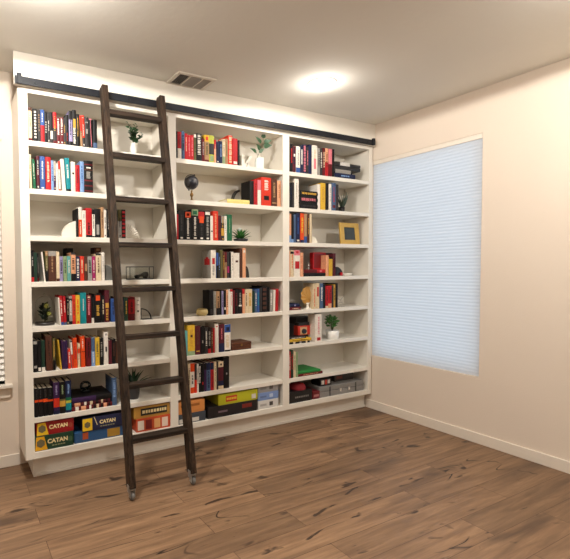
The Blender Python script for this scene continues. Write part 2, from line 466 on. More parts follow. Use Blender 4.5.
def build_ceiling_fixtures():
    trim = paint('light_trim_white', (240, 236, 228), rough=.5)
    lens = emit('lamp_lens', (255, 236, 208), 14.0)
    pos = [(2.04, -.52, 16), (-.08, -1.02, 125), (2.2, -2.35, 80), (-.2, -3.3, 22), (-2.0, -2.2, 20), (1.6, -4.2, 14)]
    for i, (x, y, p) in enumerate(pos):
        lab = 'round glowing recessed light in the ceiling above the bookcase' if i == 0 else 'round recessed light in the ceiling over the middle of the room'
        g = thing('recessed_ceiling_light', lab, 'ceiling light', (x, y, CEIL), None if i == 0 else 'recessed ceiling lights out in the room')
        bm = B(); lathe(bm, [(.084, -.001), (.084, -.006), (.088, -.008), (.104, -.005), (.108, -.001)], 36); link('trim_ring', bm, trim, g)
        bm = B(); lathe(bm, [(0, -.03), (.03, -.028), (.056, -.021), (.075, -.012), (.085, -.003)], 36); link('lens', bm, lens, g)  # lens shape widened and domed to imitate bloom around the lamp
        ld = bpy.data.lights.new('lamp_light', 'SPOT'); ld.spot_size = math.radians(178); ld.spot_blend = 0.0; ld.shadow_soft_size = .05; ld.energy = p
        ld.color = (1.0, .95, .88)
        lo = bpy.data.objects.new('lamp_light', ld); COL.objects.link(lo); lo.location = (x, y, CEIL - .04)
        # added point fill under each fixture, brightening ceiling and fascia
        ld = bpy.data.lights.new('ceiling_fill', 'POINT'); ld.shadow_soft_size = .05; ld.energy = p * .24; ld.color = (1.0, .95, .88)
        lo = bpy.data.objects.new('ceiling_fill', ld); COL.objects.link(lo); lo.location = (x, y, CEIL - .10)
    # vent
    tr = paint('vent_paint', (220, 212, 198), rough=.55)
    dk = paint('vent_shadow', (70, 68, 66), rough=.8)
    g = thing('ceiling_vent', 'rectangular white air vent in the ceiling close to the bookcase', 'vent', (1.162, -.118, CEIL))
    bm = B()
    for b in ((-.152, .152, -.112, -.085), (-.152, .152, .085, .112), (-.152, -.125, -.085, .085), (.125, .152, -.085, .085), (-.046, -.036, -.085, .085), (.052, .062, -.085, .085)):
        bx(bm, *b, -.012, -.001, bev=.002)
    link('vent_frame', bm, tr, g)
    bm = B(); bx(bm, -.125, .125, -.085, .085, -.0025, -.001); link('duct_shade_plate', bm, dk, g)  # dark sheet painting the shade inside the duct
    for (a, b, ang) in ((-.125, -.046, -40), (-.036, .052, 10), (.062, .125, 40)):
        bm = B(); n = 7
        for i in range(n):
            if ang == 10:
                yy = -.078 + .156 * (i + .5) / n
                bx(bm, a, b, -.009, .009, -.0008, .0008, M=Matrix.Translation((0, yy, -.008)) @ Matrix.Rotation(math.radians(-50), 4, 'X'))
            else:
                xx = a + (b - a) * (i + .5) / n
                bx(bm, -.0058, .0058, -.085, .085, -.0006, .0006, M=Matrix.Translation((xx, 0, -.0075)) @ Matrix.Rotation(math.radians(ang), 4, 'Y'))
        link('louver', bm, paint('louver_grey', (164, 158, 148), rough=.6), g)

# ------------------------------------------------------------------ books
ORD = ['first', 'second', 'third', 'fourth', 'fifth', 'sixth', 'seventh', 'eighth', 'ninth', 'tenth', 'eleventh', 'twelfth', 'thirteenth', 'fourteenth',
       'fifteenth', 'sixteenth', 'seventeenth', 'eighteenth', 'nineteenth', 'twentieth', 'twenty-first', 'twenty-second', 'twenty-third', 'twenty-fourth', 'twenty-fifth']
SHELF = ['top shelf', 'second shelf', 'third shelf', 'fourth shelf', 'fifth shelf', 'sixth shelf', 'seventh shelf', 'bottom shelf']
BAYN = {'L': 'ladder bay', 'M': 'middle bay', 'R': 'far bay'}

def make_book(name, t, h, d, colour, bands, marks, loc, rot, cover2=None):
    """hardback: rounded spine and two boards in one cover mesh; the page block and the spine lettering are parts"""
    keys = [colour]
    def mi(k):
        if k not in keys: keys.append(k)
        return keys.index(k)
    bm = B()
    bulge = min(.12 * t, .004)
    nx = 4
    cuts = sorted({0.0, 1.0} | {round(f, 4) for b in bands for f in b[:2]})
    def col(f):
        c = 0
        for b in bands:
            if b[0] - 1e-6 <= f <= b[1] + 1e-6: c = mi(b[2])
        return c
    def sp(u): return Vector((t * (u - .5), bulge * (2 * u - 1) ** 2, 0))
    grid = [[bm.verts.new(sp(i / nx) + Vector((0, 0, h * c))) for i in range(nx + 1)] for c in cuts]
    for a in range(len(cuts) - 1):
        m = col((cuts[a] + cuts[a + 1]) / 2)
        for i in range(nx):
            f = bm.faces.new((grid[a][i], grid[a][i + 1], grid[a + 1][i + 1], grid[a + 1][i])); f.material_index = m; f.smooth = True
    bt = min(.0028, t * .2)
    for s in (-1, 1):
        x0, x1 = (-t / 2, -t / 2 + bt) if s < 0 else (t / 2 - bt, t / 2)
        bx(bm, x0, x1, bulge, d, 0, h, mi(cover2) if cover2 else 0)
    # inside of the spine
    bx(bm, -t / 2 + bt, t / 2 - bt, bulge + .0005, bulge + .0022, 0, h)
    o = link(name, bm, [bmat(k) for k in keys], None, loc, rot, rc=False)
    bm = B(); e = .004
    bx(bm, -t / 2 + bt, t / 2 - bt, bulge + .0022, d - .004, e, h - e)
    link('page_block', bm, PAGES, o)
    def panel(nm, fill):
        mk = []
        def mm(k):
            if k not in mk: mk.append(k)
            return mk.index(k)
        bm = B(); fill(bm, mm)
        link(nm, bm, [bmat(k) for k in mk], o)
    for m in marks or []:
        kind, f0, f1, ck = m[:4]
        wf = m[4] if len(m) > 4 else .42
        z0, z1 = h * f0, h * f1
        hw = t * wf / 2
        yb = bulge * wf ** 2
        if kind == 'b':                                      # a paper label
            panel('spine_label', lambda bm, mm: bx(bm, -hw, hw, -.0006, max(yb, .0006), z0, z1, mm(ck)))
        elif kind == 'v':                                    # lettering that reads down the spine
            def fill(bm, mm):
                z = z1
                while z > z0 + .004:
                    l = random.choice((.004, .006, .0075, .005))
                    bx(bm, -hw, hw * random.uniform(.55, 1), -.0005, max(yb, .0005), max(z - l, z0), z, mm(ck))
                    z -= l + random.choice((.0022, .0022, .0022, .007))
            panel('spine_lettering', fill)
        elif kind == 'd':                                    # a row of spots
            n = int(m[5]) if len(m) > 5 else 7
            def fill(bm, mm):
                for i in range(n):
                    zc = z0 + (z1 - z0) * (i + .5) / n; q = min(hw, (z1 - z0) / n * .3)
                    bx(bm, -hw, hw, -.0005, max(yb, .0005), zc - q, zc + q, mm(ck))
            panel('spine_pattern', fill)
    return o

CONTRAST = {'K': ['W', 'C', 'GR', 'GD', 'R'], 'D': ['W', 'C', 'GD'], 'W': ['K', 'R', 'D', 'N'], 'C': ['K', 'BR', 'R'], 'R': ['W', 'C', 'GD', 'K'], 'DR': ['C', 'GD', 'W'],
            'O': ['W', 'K'], 'Y': ['K', 'R', 'BR'], 'N': ['W', 'L', 'GD'], 'B': ['W', 'C'], 'DB': ['W', 'L', 'GD'], 'BR': ['GD', 'C']}

def article(n): return 'an ' + n if n[0] in 'aeiou' else 'a ' + n

def shelf_books(bay, row, ox, oy, s, items, ys=.012, dmax=.24, noun=None):
    """items: (x0, x1, ytop, colour, options) in the coordinates of one close-up of the photograph; options: b bands, m marks, n description, lean degrees, y set back, d depth"""
    zs = SZ[row]
    rec = []
    last = None
    for it in items:
        x0, x1, yt, ck = it[:4]; op = it[4] if len(it) > 4 else {}
        y = op.get('y', ys)
        pm = oy + yt / s + 14
        a = on_y(ox + x0 / s, pm, y).x; b = on_y(ox + x1 / s, pm, y).x
        zt = on_y(ox + (x0 + x1) / 2 / s, oy + yt / s, y).z
        h = max(.05, min(zt - zs, .258))
        lo, hi = BAYS[bay]
        a = max(a, lo + .001)
        if last is not None and 'y' not in op and not op.get('free'): a = max(a, last + .0004)
        ln = op.get('lean', 0); pl = rec[-1][5].get('lean', 0) if rec else 0
        if ln > pl: a += min(h, rec[-1][2] if rec else h) * math.sin(math.radians(ln - pl)) + .0003
        if b - a < .009: b = a + .009
        b = min(b, hi - .001)
        if 'y' not in op and not op.get('free'): last = b
        rec.append((a, b, h, y, ck, op))
    names = [PAL[r[4]][0] for r in rec]
    for i, (a, b, h, y, ck, op) in enumerate(rec):
        t = b - a
        bands = op.get('b', []); marks = op.get('m')
        if marks is None:
            c = random.choice(CONTRAST.get(ck, ['W', 'K', 'C']))
            f0 = random.uniform(.3, .42); f1 = random.uniform(.7, .88)
            marks = [('v', f0, f1, c, random.uniform(.22, .42))]
            if random.random() < .5: marks.append(('b', .05, .1, c, .35))
            if random.random() < .3: marks.append(('b', .92, .935, c, .7))
        if any(r[5].get('y') for r in rec): dmax = .142
        d = op.get('d', min(dmax, max(.10, h * random.uniform(.66, .76)), YB - y - .006))
        desc = op.get('n')
        if desc is None:
            desc = names[i]
            if bands:
                top = [k for k in bands if k[1] > .85]; bot = [k for k in bands if k[0] < .15]
                q = (top or bot or bands)[0]
                desc += ' with %s %s' % (PAL[q[2]][0], 'top' if top else ('foot' if bot else 'band'))
        size = 'thick ' if t > .045 else ('slim ' if t < .014 else ('tall ' if h > .235 else ''))
        if desc.split()[0] in ('thick', 'slim', 'tall', 'small'): size = ''
        if 'book' not in desc:
            w = desc.split(' with ')
            desc = w[0] + ' book' + (' with ' + w[1] if len(w) > 1 else '')
        lean = math.radians(op.get('lean', 0))
        # positive lean tips the top towards the camera's left; the base stays put
        loc = ((a + b) / 2, y, zs + (abs(math.sin(lean)) * t / 2))
        o = make_book('book', t, h, d, ck, bands, marks, loc, (0, -lean, 0), op.get('side', (None,))[0])
        if op.get('side'):
            bm = B(); bx(bm, -t / 2 - .0006, -t / 2 + .001, d * .15, d * .75, h * .48, h * .7); bx(bm, -t / 2 - .0006, -t / 2 + .001, d * .3, d * .6, h * .7, h * .76)
            link('cover_picture', bm, bmat(op['side'][1]), o)
        PENDING.setdefault((bay, row), []).append((o, size + desc, names[i], op))

PENDING = {}
def label_books():
    for (bay, row), recs in PENDING.items():
        recs = sorted(recs, key=lambda r: r[0].location.x)
        cols = [r[2] for r in recs]
        for i, (o, desc, col, op) in enumerate(recs):
            if op.get('only'):
                lab = '%s, %s, %s' % (op['n'], SHELF[row], BAYN[bay])
            elif cols.count(col) == 1 and op.get('n') is None:
                lab = 'the only %s on the %s of the %s' % (desc, SHELF[row], BAYN[bay])
            else:
                lab = '%s, %s along %s, %s' % (desc, ORD[i], SHELF[row], BAYN[bay])
            if len(lab.split()) > 16: lab = '%s, %s along %s, %s' % (desc, ORD[i], SHELF[row], BAYN[bay])
            tag(o, lab, 'book', 'upright books on the %s of the %s' % (SHELF[row], BAYN[bay]))

def flat_book(x0, x1, z0, z1, y, d, ck, label, bands=(), marks=(), group=None, rz=0.0, name='book'):
    o = make_book(name, z1 - z0, x1 - x0, d, ck, list(bands), list(marks), (x0, y, (z0 + z1) / 2), (0, PI / 2, 0))
    if rz: o.rotation_euler = (0, PI / 2, rz)
    tag(o, label, 'book', group)
    return o

def px(ox, oy, s, x, y, yd):
    return on_y(ox + x / s, oy + y / s, yd)

def build_books():
    sb = shelf_books
    V = lambda c, w=.4, f0=.3, f1=.85: ('v', f0, f1, c, w)
    # ---------------- ladder bay
    sb('L', 0, 20, 95, 6.706, [
        (56, 80, 82, 'C', {'b': [(.9, 1, 'BR'), (0, .08, 'DR')], 'n': 'cream with brown head'}), (86, 118, 92, 'K', {'m': [('d', .08, .95, 'W', .4, 9)], 'n': 'black with a row of white spots'}),
        (119, 137, 96, 'D', {'m': [V('TA', .3)]}), (138, 163, 98, 'B', {'b': [(0, .52, 'R')], 'm': [V('W', .3, .6, .9)], 'n': 'blue over red'}),
        (164, 184, 112, 'K', {'m': [('d', .3, .7, 'GR', .5, 5)]}), (185, 200, 116, 'D'), (201, 221, 116, 'K', {'b': [(0, .12, 'D')], 'm': [('b', .14, .4, 'W', .7)], 'n': 'black with white patch low down'}),
        (222, 246, 115, 'D', {'b': [(.5, 1, 'R'), (0, .1, 'DR')], 'n': 'charcoal with red upper half'}), (247, 269, 150, 'DR', {'m': [('b', .05, .1, 'W', .4), V('W', .5, .35, .95)], 'n': 'dark red with heavy white lettering'}),
        (270, 292, 150, 'DR', {'m': [('b', .05, .1, 'W', .4), V('W', .5, .35, .95)], 'n': 'dark red with heavy white lettering'}), (293, 305, 150, 'D'), (305, 327, 132, 'K', {'m': [V('R', .2, .1, .4)]}),
        (328, 351, 106, 'LV', {'b': [(.75, 1, 'K'), (0, .12, 'K')], 'm': [V('K', .4)], 'n': 'lavender with black head'}), (352, 378, 100, 'K', {'m': [('b', .5, .75, 'GD', .6), V('W', .6, .05, .5)], 'n': 'black with gold and white'}),
        (379, 398, 128, 'K'), (400, 418, 138, 'TA', {'b': [(.5, 1, 'RO')], 'lean': 1.5, 'n': 'tan with red-orange upper half'}), (419, 437, 138, 'RO', {'b': [(0, .3, 'D')], 'lean': 1.5}),
        (438, 464, 148, 'D', {'m': [('b', .8, .84, 'GR', .6), ('b', .45, .6, 'GR', .5)], 'lean': 1}), (466, 489, 160, 'K', {'b': [(.96, 1, 'PK')], 'm': [('b', .05, .95, 'PK', .14)], 'n': 'black with pink stripe', 'lean': 2}),
        (491, 518, 166, 'K', {'b': [(0, .2, 'SL')], 'm': [], 'n': 'black with slate blue foot'})])
    sb('L', 1, 20, 145, 6.706, [
        (60, 79, 62, 'C', {'m': [V('K', .3, .5, .7)], 'lean': 1}), (84, 106, 96, 'G', {'m': [V('W', .25)], 'lean': 2}), (110, 131, 75, 'M', {'b': [(.6, .9, 'D'), (0, .12, 'D')], 'n': 'maroon and grey patterned'}),
        (134, 168, 75, 'B', {'m': [V('W', .3), ('b', .03, .07, 'W', .5)]}), (172, 208, 80, 'R', {'m': [V('C', .42, .2, .85)], 'n': 'red with cream lettering'}), (209, 225, 104, 'L', {'m': [V('N', .4)]}),
        (226, 241, 106, 'GR', {'b': [(0, .5, 'P')], 'n': 'grey with purple lower half'}), (242, 256, 125, 'W', {'m': [V('GR', .3)]}), (257, 272, 108, 'W', {'b': [(.72, 1, 'RO'), (0, .06, 'RO')], 'n': 'white with red-orange head', 'lean': 1}),
        (276, 306, 95, 'W', {'m': [V('C', .3, .5, .8)], 'lean': 3, 'n': 'plain white'}), (312, 342, 88, 'T', {'b': [(0, .07, 'K')], 'm': [V('W', .4, .35, .8)], 'lean': 3}),
        (343, 371, 112, 'W', {'m': [('b', .58, .64, 'K', .4)], 'n': 'white with one black spot'}), (373, 401, 134, 'R', {'m': [V('DR', .3)]}), (403, 429, 110, 'L', {'m': [V('B', .3)]}),
        (431, 490, 106, 'K', {'b': [(.86, .9, 'DR'), (.7, .74, 'BR'), (.36, .41, 'DR'), (.2, .24, 'DR'), (.04, .08, 'DR')], 'm': [('b', .76, .8, 'W', .5), V('GR', .5, .44, .66)], 'n': 'thick black with dark red bands'})])
    sb('L', 2, 55, 195, 6.706, [
        (148, 158, 90, 'K', {'m': []}), (159, 181, 80, 'W', {'b': [(0, .58, 'O')], 'm': [V('W', .3, .1, .5)], 'n': 'white over orange'}), (183, 207, 103, 'W', {'m': [V('GR', .3)]}),
        (208, 248, 88, 'R', {'b': [(0, .08, 'K')], 'm': [V('K', .4, .12, .5)], 'n': 'red with black lettering'}), (250, 268, 96, 'K', {'b': [(.05, .82, 'W')], 'm': [V('K', .3)], 'n': 'white with black head'}),
        (269, 305, 93, 'K', {'m': [('b', .1, .45, 'GR', .5)], 'n': 'black with grey picture'}), (308, 328, 82, 'TA', {'m': [V('BR', .4)]}), (329, 345, 100, 'W'), (347, 371, 95, 'K', {'m': [V('GR', .3)]}),
        (374, 398, 92, 'K', {'m': []}), (400, 421, 96, 'DG'), (424, 447, 98, 'GR', {'b': [(.6, 1, 'OL')], 'n': 'grey with olive upper half'}), (449, 474, 98, 'K', {'m': [('d', .03, .97, 'R', .8, 7)], 'n': 'black with red squares'})])
    sb('L', 3, 22, 240, 6.706, [
        (61, 80, 70, 'K', {'b': [(0, .15, 'R')], 'm': [V('GR', .4, .5, .8)]}), (81, 101, 84, 'DG', {'m': []}), (103, 112, 88, 'K', {'b': [(.04, .14, 'DR')], 'm': [V('GR', .3)]}), (130, 143, 80, 'W', {'lean': 5, 'm': [], 'n': 'slim white leaning'}),
        (149, 175, 74, 'OL', {'b': [(.85, 1, 'TA'), (0, .4, 'K')], 'n': 'olive with tan head'}), (178, 229, 74, 'BR', {'b': [(.84, 1, 'GR')], 'm': [V('TA', .2)], 'n': 'thick brown with grey head'}), (231, 252, 78, 'C', {'b': [(0, .1, 'BR')], 'm': []}),
        (254, 275, 110, 'LV', {'m': [V('K', .5)]}), (279, 302, 108, 'PG', {'m': [V('DG', .4)]}), (304, 328, 108, 'PT', {'m': [V('W', .4)]}), (330, 361, 84, 'PE', {'b': [(0, .26, 'K'), (.92, 1, 'D')], 'm': [V('BR', .5, .4, .8)], 'n': 'peach with black foot'}),
        (300, 345, 54, 'K', {'y': .15, 'd': .12, 'm': [], 'n': 'tall black book standing behind the others', 'only': 1}),
        (364, 389, 110, 'N', {'m': [V('W', .6, .1, .9)]}), (391, 417, 108, 'RO', {'m': [V('C', .4)]}), (419, 441, 110, 'BR', {'m': [('b', .4, .7, 'TA', .6)]}), (443, 470, 110, 'GR', {'m': [V('DG', .5)]}), (472, 494, 110, 'MG', {'m': [V('W', .3), ('b', .04, .1, 'W', .5)]}),
        (490, 532, 50, 'BR', {'y': .15, 'd': .12, 'm': [('b', .9, .97, 'TA', .5)], 'n': 'tall brown book standing behind the cream ones', 'only': 1}),
        (497, 531, 92, 'C', {'b': [(.94, 1, 'K')], 'm': [V('BR', .3)]}), (535, 554, 82, 'W', {'m': [V('GR', .3)]})])
    sb('L', 4, 25, 282, 6.706, [
        (222, 238, 106, 'W', {'lean': 3, 'm': []}), (242, 260, 92, 'R', {'b': [(0, .1, 'B')], 'm': [V('W', .4)], 'lean': 3, 'n': 'red with blue foot'}), (262, 279, 96, 'R', {'b': [(0, .1, 'SL')], 'lean': 2, 'n': 'red with slate foot'}),
        (281, 296, 110, 'K'), (297, 318, 95, 'GR', {'b': [(0, .12, 'K'), (.82, .92, 'D')], 'm': [V('W', .5)]}), (319, 340, 88, 'RO', {'b': [(.0, .1, 'R')], 'm': [V('BR', .4)]}), (342, 369, 88, 'Y', {'m': [V('O', .4), ('b', .03, .1, 'O', .5)]}),
        (372, 411, 72, 'T', {'m': [V('W', .15, .4, .8)]}), (414, 445, 88, 'DR', {'m': [V('PK', .4), ('b', .9, .95, 'C', .5)], 'n': 'dusty red'}), (447, 463, 100, 'K', {'b': [(0, .2, 'W')], 'm': [], 'n': 'black with white foot'}),
        (465, 514, 78, 'K', {'m': [('b', .76, .94, 'O', .55), V('GD', .4, .2, .6)], 'n': 'thick black with orange emblem'}), (516, 534, 92, 'K', {'m': [V('C', .4)]}), (536, 566, 55, 'M', {'m': [('b', .45, .6, 'GD', .7), V('GD', .5, .05, .4)], 'n': 'maroon with gold ornament'})])
    sb('L', 4, 100, 285, 6.706, [
        (76, 104, 92, 'B', {'m': [V('N', .4)]}), (108, 134, 80, 'K', {'m': []}), (138, 160, 92, 'N'), (166, 190, 84, 'DG', {'m': [V('GD', .4)]}), (193, 235, 82, 'R', {'b': [(0, .3, 'DR'), (.9, 1, 'DR')], 'm': [V('K', .4)], 'n': 'crimson with dark red foot'}),
        (238, 272, 84, 'W', {'m': [('b', .36, .44, 'K', .35), ('b', .66, .7, 'GR', .5), ('b', .85, .9, 'GR', .4)], 'n': 'thick white with one black spot'})])
    sb('L', 5, 25, 325, 6.0, [
        (50, 74, 88, 'K', {'b': [(.86, .95, 'GR')], 'm': [('b', .12, .2, 'GR', .7)], 'n': 'black with grey marks'}), (76, 98, 95, 'K', {'m': [('b', .03, .14, 'W', .7)], 'n': 'black with white label low down'}), (100, 120, 92, 'DG', {'b': [(0, .14, 'W')], 'm': []}),
        (124, 166, 65, 'BR', {'m': [V('K', .2)], 'lean': 1, 'n': 'thick brown'}), (168, 182, 80, 'OL', {'b': [(0, .32, 'K')], 'm': [V('GD', .5, .4, .9)], 'n': 'olive with black foot'}), (196, 211, 90, 'Y', {'lean': 5, 'm': [V('K', .3)], 'n': 'slim yellow leaning'}),
        (213, 232, 94, 'P', {'m': [V('BR', .3)]}), (233, 256, 96, 'P', {'m': [V('N', .3)]}), (258, 276, 145, 'RO', {'m': [V('W', .4)], 'lean': 1}), (277, 291, 92, 'W', {'b': [(0, .5, 'RO'), (.93, 1, 'K')], 'm': [], 'n': 'white over red-orange', 'lean': 3}),
        (292, 315, 78, 'O', {'m': [V('R', .5)], 'lean': 1}), (317, 331, 112, 'C', {'b': [(.6, .8, 'O')], 'm': [V('RO', .4)]}), (334, 362, 68, 'O', {'b': [(.49, .51, 'K')], 'm': [V('W', .3, .6, .9)], 'lean': 1, 'n': 'tall bright orange'}), (368, 398, 75, 'DR', {'m': [V('K', .3)]}),
        (400, 420, 78, 'L', {'b': [(.52, 1, 'SL')], 'm': [V('W', .3, .1, .5)]}), (423, 448, 75, 'Y', {'m': [V('OL', .5)], 'n': 'yellow with olive lettering'}), (450, 470, 78, 'K', {'m': [V('GR', .4)]}), (474, 500, 42, 'W', {'m': [('b', .4, .55, 'K', .35), ('b', .9, .95, 'GR', .4)], 'n': 'tall white with black oval'}),
        (503, 522, 92, 'M', {'m': []}), (524, 545, 85, 'K', {'m': [V('BR', .4)]}), (547, 566, 95, 'BR', {'m': []})])
    sb('L', 6, 27, 370, 6.0, [
        (46, 68, 112, 'K', {'b': [(.52, .6, 'O')], 'm': [V('D', .3, .65, .95)], 'n': 'black with thin orange band'}), (70, 95, 110, 'K', {'b': [(.52, .6, 'O')], 'm': [V('D', .3, .65, .95)], 'n': 'black with thin orange band'}),
        (97, 124, 108, 'K', {'b': [(.5, .62, 'O')], 'm': [V('D', .3, .65, .95)], 'n': 'black with thin orange band'}), (126, 157, 105, 'K', {'b': [(.5, .57, 'O')], 'm': [V('D', .3, .65, .95)], 'n': 'black with thin orange band'}),
        (160, 195, 74, 'P', {'b': [(.22, .5, 'RO'), (.0, .12, 'N')], 'm': [V('LV', .3, .6, .9)], 'n': 'purple with orange-red band'}), (197, 231, 72, 'K', {'b': [(.22, .4, 'GD'), (.4, .46, 'OL')], 'm': [V('PG', .3, .6, .9)], 'n': 'black with gold band'}),
        (233, 266, 65, 'DB', {'b': [(.3, .38, 'LM'), (.38, .48, 'G'), (.08, .3, 'T')], 'm': [V('L', .3, .6, .9)], 'n': 'dark blue with green bands'})])
    # ---------------- middle bay
    sb('M', 0, 172, 125, 8.143, [
        (35, 47, 50, 'K', {'m': []}), (48, 78, 54, 'R', {'b': [(0, .38, 'W')], 'm': [V('DR', .4, .5, .9)], 'n': 'red over white'}), (79, 104, 50, 'SL', {'m': [V('K', .5)]}), (106, 128, 68, 'R', {'m': [V('C', .3)]}),
        (129, 153, 82, 'R', {'m': [V('PK', .4, .15, .9)], 'n': 'red with pink lettering'}), (154, 178, 82, 'R', {'m': [V('PK', .4, .15, .9)], 'n': 'red with pink lettering'}), (180, 198, 76, 'OL', {'b': [(.88, 1, 'W')], 'm': [V('K', .4)]}),
        (200, 244, 70, 'K', {'m': [V('W', .55, .2, .95)], 'n': 'thick black with white lettering'}), (245, 267, 110, 'DR', {'m': [V('GR', .5)]}), (268, 303, 80, 'Y', {'b': [(0, .75, 'TA'), (0, .08, 'DR')], 'm': [('b', .8, .93, 'RO', .5), V('OL', .5, .2, .7)], 'n': 'tan with yellow head'}),
        (304, 344, 86, 'LM', {'b': [(.3, .7, 'D')], 'm': [('b', .05, .25, 'PG', .6)], 'n': 'lime green with charcoal middle'}), (345, 360, 120, 'R', {'b': [(0, .6, 'PE')]}), (362, 386, 136, 'DB', {'m': [V('K', .4), ('b', .05, .1, 'W', .4)]}), (387, 412, 132, 'DB', {'m': [V('L', .3)]}),
        (413, 435, 115, 'C', {'b': [(0, .3, 'PG')], 'n': 'cream with pale green foot'}), (436, 456, 112, 'TA', {'m': [V('G', .3)]}), (457, 494, 85, 'RO', {'m': [V('C', .6, .05, .95)], 'n': 'red-orange with heavy cream lettering'}), (497, 535, 110, 'R', {'m': [('b', .05, .14, 'W', .7)], 'n': 'red with white label at foot'}), (537, 552, 125, 'K', {'m': []})])
    sb('M', 1, 172, 165, 4.831, [
        (377, 396, 76, 'K', {'m': [], 'n': 'wide plain black', 'd': .13}), (397, 414, 70, 'R', {'m': [V('DR', .3)]}), (415, 431, 72, 'PK', {'b': [(0, .6, 'W')], 'm': [], 'n': 'white with pink head'}), (433, 480, 60, 'RO', {'m': [V('W', .4, .55, .9), ('b', .2, .35, 'K', .5)], 'n': 'thick red-orange with black mark'}),
        (482, 508, 66, 'BR', {'m': [V('TA', .4), ('b', .1, .14, 'TA', .8)]}), (510, 526, 76, 'PE', {'m': [V('BR', .3)]})])
    sb('M', 2, 172, 200, 6.706, [
        (34, 43, 95, 'R', {'m': []}), (45, 84, 70, 'K', {'m': [V('D', .3), ('b', .04, .09, 'W', .4)], 'n': 'thick black with dim lettering'}), (86, 130, 72, 'K', {'m': [('b', .77, .96, 'O', .8), ('b', .82, .91, 'K', .35), ('b', .04, .09, 'W', .4), V('W', .3, .12, .74)], 'n': 'thick black with orange emblem'}),
        (133, 177, 62, 'K', {'b': [(.8, 1, 'PG')], 'm': [V('W', .3, .12, .74), ('b', .83, .95, 'G', .6), ('b', .04, .09, 'W', .4)], 'n': 'thick black with green head'}), (179, 219, 70, 'K', {'b': [(.72, .95, 'R')], 'm': [('b', .58, .8, 'O', .7), V('D', .3, .12, .55), ('b', .04, .09, 'W', .4)], 'n': 'thick black with red and orange head'}),
        (221, 258, 72, 'K', {'m': [('b', .86, .96, 'W', .8), V('GR', .4, .12, .8), ('b', .04, .09, 'W', .4)], 'n': 'thick black with white head'}), (259, 276, 106, 'W', {'m': [('b', .35, .4, 'K', .6)]}), (277, 311, 74, 'RO', {'m': [V('PE', .35, .1, .9)], 'n': 'thick red-orange'}),
        (313, 331, 104, 'M', {'m': [V('K', .3)]}), (332, 351, 106, 'D', {'b': [(.2, .5, 'GD'), (.72, 1, 'GR')], 'n': 'charcoal with gold band'}), (353, 369, 106, 'W', {'m': [V('GR', .3)]}), (371, 404, 98, 'G', {'m': [V('PG', .15)], 'n': 'thick bright green'})])
    sb('M', 3, 190, 240, 7.125, [
        (150, 186, 72, 'W', {'m': [('b', .5, .72, 'R', .5), V('GR', .4, .1, .45)], 'n': 'white with red blotch', 'side': ('GR', 'R')}), (190, 203, 90, 'B', {'b': [(0, .5, 'K')], 'm': []}), (204, 217, 94, 'D', {'m': [V('L', .3)]}),
        (219, 234, 70, 'OL', {'m': []}), (235, 248, 82, 'BR', {'m': [V('GD', .4)]}), (249, 264, 84, 'TA', {'b': [(.6, 1, 'DR')], 'n': 'tan with dark red head'}), (265, 281, 84, 'D', {'m': [('b', .2, .45, 'MG', .8)], 'n': 'charcoal with magenta patch'}), (282, 293, 86, 'K', {'m': []}),
        (294, 311, 84, 'W', {'m': [V('GR', .3)]}), (285, 352, 60, 'BR', {'y': .17, 'd': .12, 'm': [], 'n': 'wide dark brown book standing behind the white ones', 'only': 1}), (313, 354, 92, 'W', {'m': [('b', .62, .7, 'BR', .4)], 'n': 'thick white with brown square'}), (356, 374, 58, 'BR', {'m': []}),
        (376, 399, 58, 'PE', {'m': [('b', .85, .93, 'W', .5)], 'lean': 0})])
    sb('M', 4, 185, 278, 5.7, [
        (140, 163, 70, 'K', {'m': [('b', .05, .25, 'D', .6)], 'n': 'plain black with charcoal patch', 'd': .11}), (165, 178, 76, 'GR', {'m': [V('OL', .4)]}), (181, 199, 76, 'TA', {'b': [(0, .3, 'K')]}), (200, 209, 70, 'K', {'m': []}), (210, 220, 74, 'LV', {'m': [V('K', .4)]}), (222, 235, 70, 'K', {'m': [('b', .2, .3, 'W', .5)]}),
        (236, 247, 68, 'PE', {'m': [V('BR', .4)]}), (248, 256, 74, 'W', {'m': []}), (258, 272, 64, 'W', {'b': [(.9, 1, 'R')], 'm': [V('PK', .3)], 'n': 'white with red head'}), (274, 285, 70, 'DR', {'m': []}), (286, 302, 66, 'K', {'m': [V('DR', .5)]}), (304, 327, 64, 'K', {'m': [V('GR', .4), ('b', .3, .36, 'W', .7)], 'n': 'black with grey lettering'}),
        (329, 342, 62, 'R', {'b': [(0, .8, 'PE')], 'm': [], 'n': 'peach with red head'}), (344, 358, 66, 'C', {'m': [V('BR', .4)]}), (359, 384, 64, 'C', {'m': [V('GD', .5)], 'n': 'cream with gold pattern'}), (386, 398, 74, 'DG', {'m': []}), (400, 410, 66, 'SL', {'m': [V('W', .5)]}), (412, 425, 62, 'B', {'m': [V('T', .5)]}),
        (427, 438, 56, 'D', {'m': []}), (436, 470, 45, 'K', {'m': [('d', .08, .95, 'BR', .6, 5)], 'n': 'thick black with brown ornaments'}), (472, 484, 52, 'K', {'m': []}), (486, 500, 66, 'GR', {'m': [V('W', .6)]}), (503, 514, 68, 'W', {'m': [], 'lean': -2}), (516, 532, 62, 'R', {'m': [V('DR', .3)], 'lean': -2})])
